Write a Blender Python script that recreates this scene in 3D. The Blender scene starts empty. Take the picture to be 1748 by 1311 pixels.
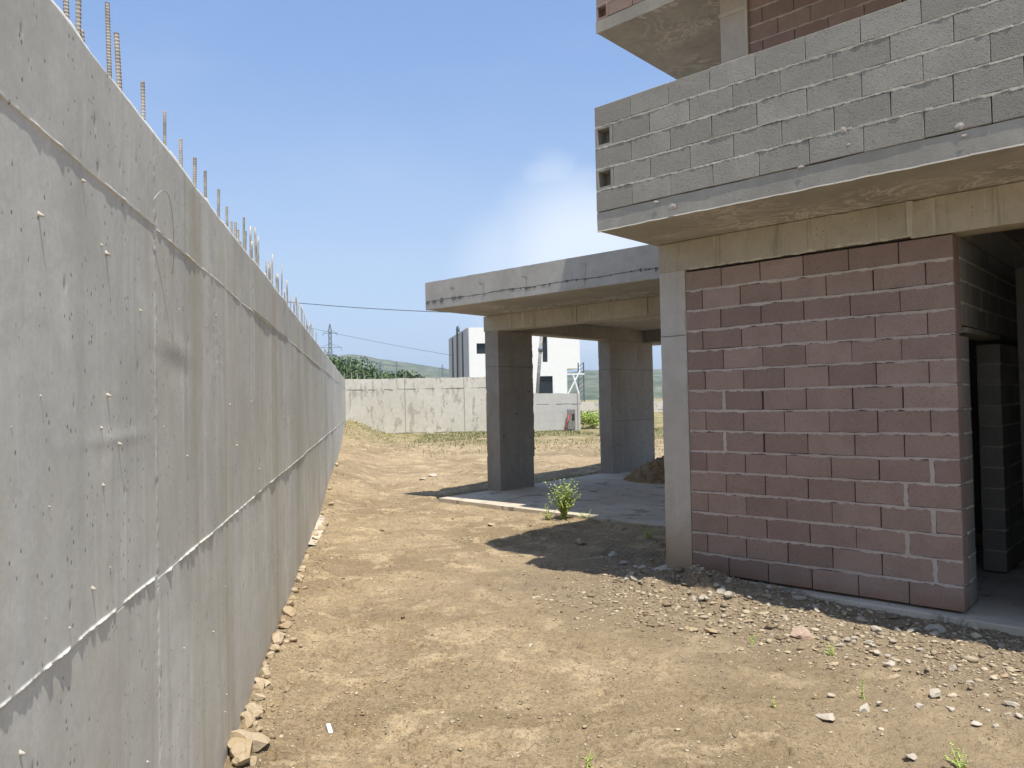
import bpy, math, random
import numpy as np
from math import sin, cos, radians, atan2, hypot, pi
random.seed(7); RS = np.random.RandomState(11)
C = bpy.context.scene.collection
SC = bpy.context.scene

# ------------------------------------------------------------------ camera
F, PITCH, ROLL, H = 1290.0, radians(1.26), radians(-1.15), 1.75
cam = bpy.data.cameras.new('camera'); camo = bpy.data.objects.new('camera', cam); C.objects.link(camo)
cam.sensor_width = 36; cam.lens = F / 1748 * 36; cam.clip_start = .05; cam.clip_end = 9000
cp, sp, cr, sr = cos(PITCH), sin(PITCH), cos(ROLL), sin(ROLL)
MC = np.array([[cr, -sr, 0], [sr, cr, 0], [0, 0, 1]]) @ np.array([[1, 0, 0], [0, sp, -cp], [0, cp, sp]])
from mathutils import Matrix, Vector
R3 = Matrix(((MC[0][0], -MC[1][0], -MC[2][0]), (MC[0][1], -MC[1][1], -MC[2][1]), (MC[0][2], -MC[1][2], -MC[2][2])))
camo.matrix_world = Matrix.Translation((0, 0, H)) @ R3.to_4x4()
SC.camera = camo

# ------------------------------------------------------------------ light
SUNV = Vector((.162, -.312, 1.0)).normalized()
sl = bpy.data.lights.new('sun', 'SUN'); so = bpy.data.objects.new('sun', sl); C.objects.link(so)
sl.energy = 5.0; sl.angle = radians(.53); sl.color = (1, .955, .88)
so.rotation_euler = SUNV.to_track_quat('Z', 'Y').to_euler()
W = bpy.data.worlds.new('World'); SC.world = W; W.use_nodes = True
SC.view_settings.view_transform = 'Standard'; SC.view_settings.look = 'None'
SC.view_settings.exposure = 0.26; SC.view_settings.gamma = 1

class G:                      # tiny node helper
    def __init__(s, nt): s.nt = nt
    def n(s, t, ins=None, **kw):
        nd = s.nt.nodes.new(t)
        for k, v in kw.items(): setattr(nd, k, v)
        for k, v in (ins or {}).items():
            if hasattr(v, 'is_linked') or hasattr(v, 'links'): s.nt.links.new(v, nd.inputs[k])
            else: nd.inputs[k].default_value = v
        return nd
    def math(s, op, a, b=0.0, clamp=False):
        return s.n('ShaderNodeMath', {0: a, 1: b}, operation=op, use_clamp=clamp).outputs[0]
    def mix(s, f, a, b, mode='MIX'):
        nd = s.n('ShaderNodeMix', data_type='RGBA', blend_type=mode)
        for k, v in ((0, f), (6, a), (7, b)):
            if hasattr(v, 'links'): s.nt.links.new(v, nd.inputs[k])
            else: nd.inputs[k].default_value = v if k == 0 else (*v, 1)[:4]
        return nd.outputs[2]
    def noise(s, vec, scale, detail=4, rough=.55, dist=0.0):
        return s.n('ShaderNodeTexNoise', {'Vector': vec, 'Scale': scale, 'Detail': detail, 'Roughness': rough, 'Distortion': dist}).outputs[0]
    def ramp(s, v, lo, hi, a=0.0, b=1.0):
        return s.n('ShaderNodeMapRange', {0: v, 1: lo, 2: hi, 3: a, 4: b}, interpolation_type='SMOOTHSTEP').outputs[0]
    def scale(s, vec, xyz):
        return s.n('ShaderNodeMapping', {'Vector': vec, 'Scale': xyz}).outputs[0]

g = G(W.node_tree); W.node_tree.nodes.clear()
sky = g.n('ShaderNodeTexSky', sky_type='NISHITA', sun_disc=False)
sky.sun_elevation = radians(71.1); sky.sun_rotation = atan2(.179, -.293)
sky.air_density = 1.0; sky.dust_density = 1.3; sky.ozone_density = 1.0; sky.altitude = 300
tc = g.n('ShaderNodeTexCoord').outputs['Generated']
def dirv(x, y):
    d = MC.T @ np.array([(x - 874) / F, (y - 655.5) / F, 1]); return d / np.linalg.norm(d)
cloud = None
for (cx, cy, r0, sc, th, amt) in ((1000, 462, .17, (1.3, 1.3, 3.6), .40, .9), (945, 322, .06, (4, 4, 9), .47, .38), (890, 470, .12, (1.5, 1.5, 6), .42, .5)):
    dd = g.n('ShaderNodeVectorMath', {0: tc, 1: tuple(dirv(cx, cy))}, operation='DISTANCE').outputs['Value']
    m = g.ramp(dd, r0, r0 * .25)
    nz = g.noise(g.scale(tc, sc), 3.2, 4, .5, .4)
    v = g.math('MULTIPLY', g.math('MULTIPLY', m, g.ramp(nz, th - .07, th + .09)), amt)
    cloud = v if cloud is None else g.math('MAXIMUM', cloud, v)
sep = g.n('ShaderNodeSeparateXYZ', {0: tc}).outputs[2]
wide = g.math('MULTIPLY', g.ramp(g.noise(g.scale(tc, (1, 1, 3)), 1.6, 5, .6, .6), .45, .8), .08)
cloud = g.math('MAXIMUM', cloud, wide)
hz = g.ramp(sep, .75, .0, .62, .92)
base = g.mix(g.ramp(sep, .50, .02), (2.1, 3.6, 6.9), (4.6, 6.1, 8.0))
skyc = g.mix(hz, sky.outputs[0], base)
skyc = g.mix(cloud, skyc, (6.9, 7.6, 8.6))
bg = g.n('ShaderNodeBackground', {'Color': skyc, 'Strength': .11})
g.nt.links.new(bg.outputs[0], g.n('ShaderNodeOutputWorld').inputs[0])

# ------------------------------------------------------------------ geometry from measured angles
O = np.array([0, 0, H])
def ray(x, y): return MC.T @ np.array([(x - 874) / F, (y - 655.5) / F, 1])
def hitz(x, y, z=0.0): d = ray(x, y); return O + d * (z - H) / d[2]
def hitp(x, y, P, n): d = ray(x, y); return O + d * ((P - O) @ n) / (d @ n)
def hity(x, y, Y): d = ray(x, y); return O + d * (Y / d[1])
class Frame:                  # a local upright frame: x along, y into the scene, z up
    def __init__(s, o, yaw):
        a = radians(yaw); s.o = np.array([o[0], o[1], 0.0]); s.x = np.array([-sin(a), -cos(a), 0.0])
        s.y = np.array([cos(a), -sin(a), 0.0]); s.ang = atan2(s.x[1], s.x[0])
    def loc(s, P): P = np.array(P) - s.o; return np.array([P @ s.x, P @ s.y, P[2]])
    def w(s, x, y, z): return s.o + s.x * x + s.y * y + np.array([0, 0, z])
    def put(s, o): o.location = tuple(s.o); o.rotation_euler = (0, 0, s.ang); return o
FB = Frame(hity(1174, 670, 7.41), -47.4)                       # house
FC = Frame(hitz(855, 838.6, 0.0), -49.1)                       # carport
UW = np.array([sin(radians(-11.13)), cos(radians(-11.13)), 0]); NW = np.array([UW[1], -UW[0], 0])
WD = -.6952                                                    # retaining wall: face at NW.p = WD

# ------------------------------------------------------------------ noise
def vnoise(x, y, seed=0, z=None):
    def h(i, j, k=0):
        n = (i.astype(np.int64) * 374761393 + j.astype(np.int64) * 668265263 + k * 2147483647 + seed * 1274126177) & 0xffffffff
        n = ((n ^ (n >> 13)) * 1274126177) & 0xffffffff
        n = ((n ^ (n >> 16)) * 2246822519) & 0xffffffff
        return ((n ^ (n >> 15)) & 0xffffff) / float(0xffffff)
    xi, yi = np.floor(x), np.floor(y); fx, fy = x - xi, y - yi
    fx = fx * fx * (3 - 2 * fx); fy = fy * fy * (3 - 2 * fy)
    return (h(xi, yi) * (1 - fx) + h(xi + 1, yi) * fx) * (1 - fy) + (h(xi, yi + 1) * (1 - fx) + h(xi + 1, yi + 1) * fx) * fy
def fbm(x, y, s, o=4, seed=0, rough=.5):
    t, a, n = 0.0, 1.0, 0.0
    for i in range(o):
        t = t + a * (vnoise(x * s + 17.3 * i, y * s - 9.1 * i, seed + i) - .5) * 2; n += a; a *= rough; s *= 2.03
    return t / n
def sst(a, b, x): t = np.clip((x - a) / (b - a), 0, 1); return t * t * (3 - 2 * t)

# ------------------------------------------------------------------ mesh helpers
class MB:
    def __init__(s): s.v = []; s.f = []; s.t = []
    def add(s, vs, fs, tint=.5):
        b = len(s.v); s.v += [tuple(map(float, p)) for p in vs]; s.f += [tuple(i + b for i in f) for f in fs]; s.t += [tint] * len(fs); return s
    def box(s, x0, x1, y0, y1, z0, z1, tint=.5, ch=0.0, jit=0.0):
        if ch <= 0:
            vs = [(x, y, z) for z in (z0, z1) for y in (y0, y1) for x in (x0, x1)]
            fs = [(0, 2, 3, 1), (4, 5, 7, 6), (0, 1, 5, 4), (2, 6, 7, 3), (0, 4, 6, 2), (1, 3, 7, 5)]
        else:
            vs = []; idx = {}
            for iz, (z, sz) in enumerate(((z0, 1), (z1, -1))):
                for iy, (y, sy) in enumerate(((y0, 1), (y1, -1))):
                    for ix, (x, sx) in enumerate(((x0, 1), (x1, -1))):
                        for ax in range(3):
                            p = [x + sx * ch, y + sy * ch, z + sz * ch]; p[ax] = (x, y, z)[ax]
                            idx[(ix, iy, iz, ax)] = len(vs); vs.append(p)
            I = lambda *a: idx[a]
            fs = []
            for a in range(2):
                q = [I(a, 0, 0, 0), I(a, 1, 0, 0), I(a, 1, 1, 0), I(a, 0, 1, 0)]; fs.append(q if a else q[::-1])
                q = [I(0, a, 0, 1), I(0, a, 1, 1), I(1, a, 1, 1), I(1, a, 0, 1)]; fs.append(q if a else q[::-1])
                q = [I(0, 0, a, 2), I(1, 0, a, 2), I(1, 1, a, 2), I(0, 1, a, 2)]; fs.append(q if a else q[::-1])
            for a in range(2):
                for b in range(2):
                    q = [I(0, a, b, 1), I(1, a, b, 1), I(1, a, b, 2), I(0, a, b, 2)]; fs.append(q)
                    q = [I(a, 0, b, 0), I(a, 1, b, 0), I(a, 1, b, 2), I(a, 0, b, 2)]; fs.append(q)
                    q = [I(a, b, 0, 0), I(a, b, 1, 0), I(a, b, 1, 1), I(a, b, 0, 1)]; fs.append(q)
                    for c in range(2): fs.append([I(a, b, c, 0), I(a, b, c, 1), I(a, b, c, 2)])
        if jit: vs = [[c + random.uniform(-jit, jit) for c in p] for p in vs]
        return s.add(vs, fs, tint)
    def rbox(s, x0, x1, y0, y1, z0, z1, ch=.006, chip=.02, step=.035, axis=2, tint=.5):
        """a cast member: long box along one axis whose four arrises are chamfered unevenly and chipped here and there"""
        lo, hi = [x0, y0, z0], [x1, y1, z1]; a = axis; b, c = (a + 1) % 3, (a + 2) % 3; n = max(3, int((hi[a] - lo[a]) / step)); t = np.linspace(lo[a], hi[a], n + 1); sd = random.randint(0, 9999)
        chs = []
        for k in range(4):
            f_ = fbm(t, t * 0, 3.2, 3, sd + k) + .45 * fbm(t, t * 0, 17, 3, sd + 50 + k, .7)
            chs.append(ch * (1 + .5 * fbm(t, t * 0, 12, 3, sd + 90 + k)) + chip * np.clip(f_ - .42, 0, .6) * 1.8)
        vs = []
        for i in range(n + 1):
            q = [(lo[b], lo[c], 1, 1), (hi[b], lo[c], -1, 1), (hi[b], hi[c], -1, -1), (lo[b], hi[c], 1, -1)]
            for k, (pb, pc, sb, sc_) in enumerate(q):
                e = float(chs[k][i]); p1 = [0, 0, 0]; p2 = [0, 0, 0]; p1[a] = p2[a] = float(t[i]); p1[b], p1[c] = pb, pc + sc_ * e; p2[b], p2[c] = pb + sb * e, pc
                vs += [p1, p2] if k in (0, 2) else [p2, p1]
        fs = [(i * 8 + k, i * 8 + (k + 1) % 8, i * 8 + 8 + (k + 1) % 8, i * 8 + 8 + k) for i in range(n) for k in range(8)] + [tuple(range(8))[::-1], tuple(n * 8 + k for k in range(8))]
        return s.add(vs, fs, tint)
    def tube(s, pts, r, n=8, tint=.5, cap=True):
        pts = [Vector(p) for p in pts]; rs = r if isinstance(r, (list, tuple)) else [r] * len(pts); vs = []
        for i, p in enumerate(pts):
            d = (pts[min(i + 1, len(pts) - 1)] - pts[max(i - 1, 0)]).normalized()
            a = d.orthogonal().normalized() if i == 0 else (a - d * a.dot(d)).normalized()
            b = d.cross(a)
            vs += [p + (a * cos(2 * pi * k / n) + b * sin(2 * pi * k / n)) * rs[i] for k in range(n)]
        fs = [(i * n + k, i * n + (k + 1) % n, (i + 1) * n + (k + 1) % n, (i + 1) * n + k) for i in range(len(pts) - 1) for k in range(n)]
        if cap: fs += [tuple(range(n))[::-1], tuple((len(pts) - 1) * n + k for k in range(n))]
        return s.add(vs, fs, tint)
    def build(s, name, mat, parent=None, smooth=False, fix=True):
        me = bpy.data.meshes.new(name); me.from_pydata(s.v, [], s.f)
        at = me.attributes.new('tint', 'FLOAT', 'FACE'); at.data.foreach_set('value', s.t)
        if fix:
            import bmesh
            bm = bmesh.new(); bm.from_mesh(me); bmesh.ops.recalc_face_normals(bm, faces=bm.faces[:]); bm.to_mesh(me); bm.free()
        if smooth: me.shade_smooth()
        me.materials.append(mat); me.update()
        o = bpy.data.objects.new(name, me); C.objects.link(o); o.parent = parent
        return o
def npmesh(name, v, f, mat, parent=None, smooth=True, attrs=None):
    me = bpy.data.meshes.new(name); v = np.asarray(v, dtype=np.float32); f = np.asarray(f, dtype=np.int32)
    k = f.shape[1]
    me.vertices.add(len(v)); me.vertices.foreach_set('co', v.ravel())
    me.loops.add(f.size); me.loops.foreach_set('vertex_index', f.ravel())
    me.polygons.add(len(f)); me.polygons.foreach_set('loop_start', np.arange(0, f.size, k, dtype=np.int32)); me.polygons.foreach_set('loop_total', np.full(len(f), k, dtype=np.int32))
    for nm, (dom, vals) in (attrs or {}).items():
        a = me.attributes.new(nm, 'FLOAT', dom); a.data.foreach_set('value', np.asarray(vals, dtype=np.float32).ravel())
    me.update(calc_edges=True); me.validate()
    if smooth: me.shade_smooth()
    me.materials.append(mat); o = bpy.data.objects.new(name, me); C.objects.link(o); o.parent = parent
    return o
def gridf(nu, nv):
    i = np.arange(nu - 1)[:, None] * nv + np.arange(nv - 1)[None, :]
    return np.stack([i, i + nv, i + nv + 1, i + 1], -1).reshape(-1, 4)
def tag(o, label=None, cat=None, group=None, kind=None):
    if label: o['label'] = label
    if cat: o['category'] = cat
    if group: o['group'] = group
    if kind: o['kind'] = kind
    return o
def empty(name, label, cat, frame=None, group=None, loc=None):
    o = bpy.data.objects.new(name, None); C.objects.link(o); o.empty_display_size = .2
    if frame: frame.put(o)
    if loc is not None: o.location = tuple(loc)
    return tag(o, label, cat, group)

# ------------------------------------------------------------------ materials
def newmat(name, rough=.9):
    m = bpy.data.materials.new(name); m.use_nodes = True; nt = m.node_tree; nt.nodes.clear(); q = G(nt)
    b = q.n('ShaderNodeBsdfPrincipled'); b.inputs['Roughness'].default_value = rough
    b.inputs['Specular IOR Level'].default_value = .25
    nt.links.new(b.outputs[0], q.n('ShaderNodeOutputMaterial').inputs[0]); return m, q, b
def link(q, a, b): q.nt.links.new(a, b)
def attr(q, n): return q.n('ShaderNodeAttribute', attribute_name=n).outputs['Fac']
def bump(q, b, h, strength=.5, dist=.01, prev=None):
    i = {'Height': h, 'Strength': strength, 'Distance': dist}
    if prev is not None: i['Normal'] = prev
    o = q.n('ShaderNodeBump', i).outputs[0]; link(q, o, b.inputs['Normal']); return o
def concrete(name, c1, c2, streak=.35, pores=.5, dirt=None, swirl=0, spots=0.0, bmp=.5, warm=None, patch=None, usedark=False, jag=None):
    m, q, b = newmat(name, .88); v = q.n('ShaderNodeTexCoord').outputs['Object']
    big = q.ramp(q.noise(v, .9, 5, .6, .4), .3, .7); c = q.mix(big, c1, c2)
    mid = q.noise(v, 6, 6, .65, .3); c = q.mix(q.ramp(mid, .3, .75, 0, .35), c, tuple(x * .72 for x in c1)); c = q.mix(q.ramp(q.noise(v, 2.4, 7, .7, .9), .5, .72, 0, .4), c, tuple(x * .78 for x in c1))
    if streak:
        st = q.noise(q.scale(v, (9, 9, .55)), 1.0, 6, .7, .15)
        c = q.mix(q.ramp(st, .52, .74, 0, streak), c, tuple(x * .62 for x in c1))
        st2 = q.noise(q.scale(v, (14, 14, .8)), 1.3, 4, .6)
        c = q.mix(q.ramp(st2, .58, .72, 0, streak * .8), c, tuple(min(1, x * 1.25) for x in c2))
    if warm: c = q.mix(q.ramp(q.noise(q.scale(v, (1.6, 1.6, .5)), 1.2, 4, .6, .5), .42, .68, 0, warm[1]), c, warm[0])
    if swirl:
        sw = q.noise(v, 2.2, 8, .62, 2.2); band = q.math('SUBTRACT', 1, q.math('MULTIPLY', q.math('ABSOLUTE', q.math('SUBTRACT', sw, .5)), 22), True)
        msk = q.ramp(q.noise(v, .8, 2, .5), .45, .62)
        c = q.mix(q.math('MULTIPLY', q.math('MULTIPLY', band, msk), swirl), c, tuple(min(1, x * 1.55) for x in c2))
    fine = q.noise(v, 60, 4, .7); c = q.mix(q.ramp(fine, .35, .7, 0, .22), c, tuple(x * .65 for x in c1))
    hgt = q.math('ADD', q.math('MULTIPLY', mid, .5), q.math('MULTIPLY', fine, .35))
    if pores:
        vo = q.n('ShaderNodeTexVoronoi', {'Vector': q.scale(v, (1, 1, .7)), 'Scale': 34.0, 'Randomness': 1.0})
        sel = q.ramp(q.noise(v, 3.0, 3, .6), .5, .62)
        pr = q.math('MULTIPLY', q.ramp(vo.outputs['Distance'], .17, .10), q.ramp(q.n('ShaderNodeSeparateColor', {0: vo.outputs['Color']}).outputs[0], 1 - pores * .25, 1 - pores * .25 + .02))
        c = q.mix(q.math('MULTIPLY', pr, .75), c, tuple(x * .22 for x in c1))
        vo2 = q.n('ShaderNodeTexVoronoi', {'Vector': q.scale(v, (1, 1, .35)), 'Scale': 70.0})
        pr2 = q.math('MULTIPLY', q.ramp(vo2.outputs['Distance'], .2, .1), q.math('MULTIPLY', sel, q.ramp(q.n('ShaderNodeSeparateColor', {0: vo2.outputs['Color']}).outputs[1], .7, .75)))
        c = q.mix(q.math('MULTIPLY', pr2, .5 * pores + .2), c, tuple(x * .4 for x in c1))
        hgt = q.math('SUBTRACT', hgt, q.math('MULTIPLY', q.math('MAXIMUM', pr, pr2), .8))
    if spots:
        sp_ = q.n('ShaderNodeTexVoronoi', {'Vector': v, 'Scale': 2.6})
        c = q.mix(q.math('MULTIPLY', q.ramp(sp_.outputs['Distance'], .1, .03), spots), c, tuple(x * .3 for x in c1))
    if patch:
        pn = q.noise(q.scale(v, (2.8, 2.8, 1.1)), patch[2], 8, .74, .15)
        c = q.mix(q.ramp(pn, patch[3], patch[3] + .05, 0, patch[1]), c, patch[0])
    if dirt:
        z = q.n('ShaderNodeSeparateXYZ', {0: v}).outputs[2]
        zz = q.math('ADD', z, q.math('MULTIPLY', q.noise(v, 3, 5, .6, .3), .5))
        c = q.mix(q.ramp(zz, dirt[1], dirt[0], 0, dirt[3]), c, dirt[2])
    if usedark:
        c = q.mix(attr(q, 'olive'), c, (.50, .455, .34))
        c = q.mix(attr(q, 'dark'), c, tuple(x * .38 for x in c1))
        c = q.mix(attr(q, 'light'), c, (.72, .71, .66))
    link(q, c, b.inputs['Base Color']); bump(q, b, hgt, bmp, .006)
    return m
def blockmat(name, c1, c2, grit=.5, dirt=None):
    m, q, b = newmat(name, .95); v = q.n('ShaderNodeTexCoord').outputs['Object']; t = attr(q, 'tint')
    c = q.mix(t, c1, c2)
    c = q.mix(q.ramp(q.noise(v, 3.5, 5, .6, .4), .35, .7, 0, .35), c, tuple(x * .78 for x in c1))
    n1 = q.noise(v, 95, 3, .75); n2 = q.noise(v, 200, 2, .6)
    c = q.mix(q.ramp(n1, .56, .68, 0, grit), c, tuple(x * .38 for x in c1))
    c = q.mix(q.ramp(n2, .55, .7, 0, grit * .6), c, tuple(min(1, x * 1.45) for x in c2))
    if dirt:
        z = q.n('ShaderNodeSeparateXYZ', {0: v}).outputs[2]
        zz = q.math('ADD', z, q.math('MULTIPLY', q.noise(v, 2, 5, .6, .3), .35))
        c = q.mix(q.ramp(zz, dirt[1], dirt[0], 0, dirt[3]), c, dirt[2])
    link(q, c, b.inputs['Base Color'])
    bump(q, b, q.math('ADD', q.math('MULTIPLY', n1, 1), q.math('MULTIPLY', q.noise(v, 22, 4, .6), .6)), .75, .006); return m
def plain(name, c, rough=.7, var=.25, scale=8, metal=0, bmp=.2):
    m, q, b = newmat(name, rough); v = q.n('ShaderNodeTexCoord').outputs['Object']
    n = q.noise(v, scale, 5, .6, .2)
    link(q, q.mix(q.ramp(n, .3, .7), tuple(x * (1 - var) for x in c), tuple(min(1, x * (1 + var)) for x in c)), b.inputs['Base Color'])
    b.inputs['Metallic'].default_value = metal
    if bmp: bump(q, b, n, bmp, .01)
    return m
MAT = {}
MAT['wall'] = concrete('wall_concrete', (.62, .62, .56), (.83, .83, .775), .34, 2.0, warm=((.60, .56, .44), .55), usedark=True, dirt=(.0, .8, (.53, .45, .35), .5), bmp=.14)
MAT['conc'] = concrete('smooth_concrete', (.49, .45, .385), (.57, .53, .465), .35, .7, dirt=(.25, 1.0, (.36, .24, .12), .75), bmp=.3)
MAT['slabedge'] = concrete('slab_edge_concrete', (.34, .315, .26), (.47, .445, .375), .2, .6, bmp=.6)
MAT['soffit'] = concrete('slab_concrete', (.34, .32, .285), (.46, .435, .39), 0, .3, swirl=.95, bmp=.3)
MAT['beam'] = concrete('beam_concrete', (.40, .365, .28), (.53, .485, .38), 1.0, .35, bmp=.5)
MAT['fascia'] = concrete('canopy_concrete', (.40, .375, .325), (.52, .495, .44), .12, .45, bmp=.3)
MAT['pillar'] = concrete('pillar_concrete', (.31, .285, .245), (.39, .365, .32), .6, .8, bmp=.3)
MAT['far'] = concrete('far_wall_concrete', (.68, .64, .54), (.78, .74, .65), .12, .25, patch=((.42, .38, .32), .8, 1.1, .53), bmp=.2)
MAT['far2'] = concrete('far_wall_grey_concrete', (.60, .59, .55), (.68, .67, .63), .1, .1, patch=((.45, .42, .36), .6, .9, .64), bmp=.2)
MAT['floor'] = concrete('floor_concrete', (.52, .445, .34), (.68, .60, .48), 0, .5, patch=((.20, .16, .12), .7, .55, .55), bmp=.5)
MAT['pink'] = blockmat('pink_block', (.265, .187, .152), (.385, .285, .232), .6, dirt=(.16, .42, (.25, .13, .07), .7))
MAT['grey'] = blockmat('grey_block', (.275, .256, .212), (.365, .343, .29), .75)
MAT['mortar'] = concrete('mortar', (.45, .385, .33), (.58, .51, .45), 0, .2, bmp=.8)
MAT['mortar2'] = concrete('cement_mortar', (.50, .47, .38), (.66, .62, .51), 0, .2, bmp=.8)
MAT['dark'] = plain('dark_recess', (.05, .045, .04), .95)
MAT['seam'] = plain('rough_seam', (.13, .125, .115), .95)
MAT['rust'] = plain('rebar_steel', (.40, .36, .30), .6, .35, 14, .35)
MAT['wire'] = plain('tie_wire', (.45, .43, .4), .5, .2, 8, .4)
MAT['white'] = plain('white_render', (.88, .88, .86), .8, .02, 3)
MAT['shadeside'] = plain('shade_grey_render', (.50, .50, .50), .8, .06, 3)  # shaded side of the white house, its shade put into the colour
MAT['glass'] = plain('window_glass', (.03, .04, .045), .06, .1, 3, 0, 0)
MAT['frame'] = plain('window_frame', (.04, .042, .045), .5)
MAT['cable'] = plain('cable_rubber', (.06, .065, .08), .6)
MAT['steel'] = plain('galvanised_steel', (.17, .19, .22), .5, .15, 5, .3)
MAT['steelg'] = plain('painted_steel', (.26, .25, .23), .6)
MAT['red'] = plain('red_pipe', (.55, .07, .04), .5)
MAT['woodgrey'] = plain('weathered_timber', (.34, .30, .26), .85)
MAT['polec'] = plain('pole_concrete', (.42, .40, .37), .85)
def rockmat(name, c1, c2):
    m, q, b = newmat(name, .92); v = q.n('ShaderNodeTexCoord').outputs['Object']
    r = q.n('ShaderNodeObjectInfo').outputs['Random']
    c = q.mix(r, c1, c2); n = q.noise(v, 5, 6, .65, .4)
    c = q.mix(q.ramp(n, .35, .7, 0, .5), c, tuple(x * .75 for x in c1))
    link(q, c, b.inputs['Base Color']); bump(q, b, q.noise(v, 5, 5, .65), .6, .004); return m
MAT['rock'] = rockmat('tan_rock', (.40, .30, .18), (.52, .43, .30))
MAT['rockg'] = rockmat('pale_rubble', (.36, .31, .24), (.48, .43, .35))
MAT['rockp'] = rockmat('pinkish_rock', (.50, .36, .26), (.54, .41, .31))
MAT['rockw'] = rockmat('whitish_rock', (.47, .41, .32), (.58, .52, .42))

def groundmat():
    m, q, b = newmat('dirt_ground', .97); v = q.n('ShaderNodeTexCoord').outputs['Object']
    big = q.noise(v, .55, 6, .62, .5); c = q.mix(q.ramp(big, .36, .64), (.30, .222, .126), (.455, .345, .205))
    mid = q.noise(v, 2.3, 7, .66, .6); c = q.mix(q.ramp(mid, .5, .63, 0, .85), c, (.58, .45, .275))
    c = q.mix(q.ramp(q.noise(v, 1.1, 7, .7, .8), .56, .70, 0, .65), c, (.195, .145, .09))
    c = q.mix(q.ramp(q.noise(v, 9, 7, .75, .9), .55, .64, 0, .6), c, (.185, .135, .08)); c = q.mix(q.ramp(q.noise(v, 4.5, 5, .7, .6), .6, .72, 0, .45), c, (.30, .255, .195))
    f1 = q.noise(v, 38, 5, .75); c = q.mix(q.ramp(f1, .46, .66, 0, .62), c, (.15, .108, .066))
    f2 = q.noise(v, 120, 3, .7); c = q.mix(q.ramp(f2, .56, .7, 0, .65), c, (.60, .49, .34))
    vo = q.n('ShaderNodeTexVoronoi', {'Vector': v, 'Scale': 55.0}); rc = q.n('ShaderNodeSeparateColor', {0: vo.outputs['Color']})
    peb = q.math('MULTIPLY', q.ramp(vo.outputs['Distance'], .32, .2), q.ramp(rc.outputs[0], .78, .8))
    c = q.mix(q.math('MULTIPLY', peb, .55), c, (.52, .44, .32))
    c = q.mix(attr(q, 'rub_shade'), c, q.mix(q.ramp(f1, .4, .6), (.20, .148, .092), (.38, .30, .20)))  # rubble soil; deeper shade near the house is painted into its brown
    c = q.mix(attr(q, 'veg'), c, q.mix(q.ramp(mid, .4, .6), (.20, .19, .07), (.34, .28, .14)))
    link(q, c, b.inputs['Base Color'])
    hgt = q.math('ADD', q.math('ADD', q.math('MULTIPLY', q.noise(v, 13, 6, .7, .6), 1.6), q.math('MULTIPLY', f1, .9)), q.math('ADD', q.math('MULTIPLY', f2, .3), q.math('MULTIPLY', peb, .5)))
    bump(q, b, hgt, 1.0, .02); return m
MAT['ground'] = groundmat()
def leafmat(name, c1, c2):
    m, q, b = newmat(name, .7); t = attr(q, 'tint'); link(q, q.mix(t, c1, c2), b.inputs['Base Color']); return m
MAT['leaf'] = leafmat('tree_leaf', (.06, .105, .04), (.15, .21, .08))
MAT['weed'] = leafmat('weed_leaf', (.26, .38, .08), (.55, .62, .18))
MAT['flower'] = leafmat('weed_flower', (.7, .65, .4), (.85, .85, .75))
MAT['grass'] = leafmat('grass_blade', (.17, .21, .08), (.40, .34, .19))
MAT['bark'] = plain('bark', (.10, .08, .06), .95)

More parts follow.
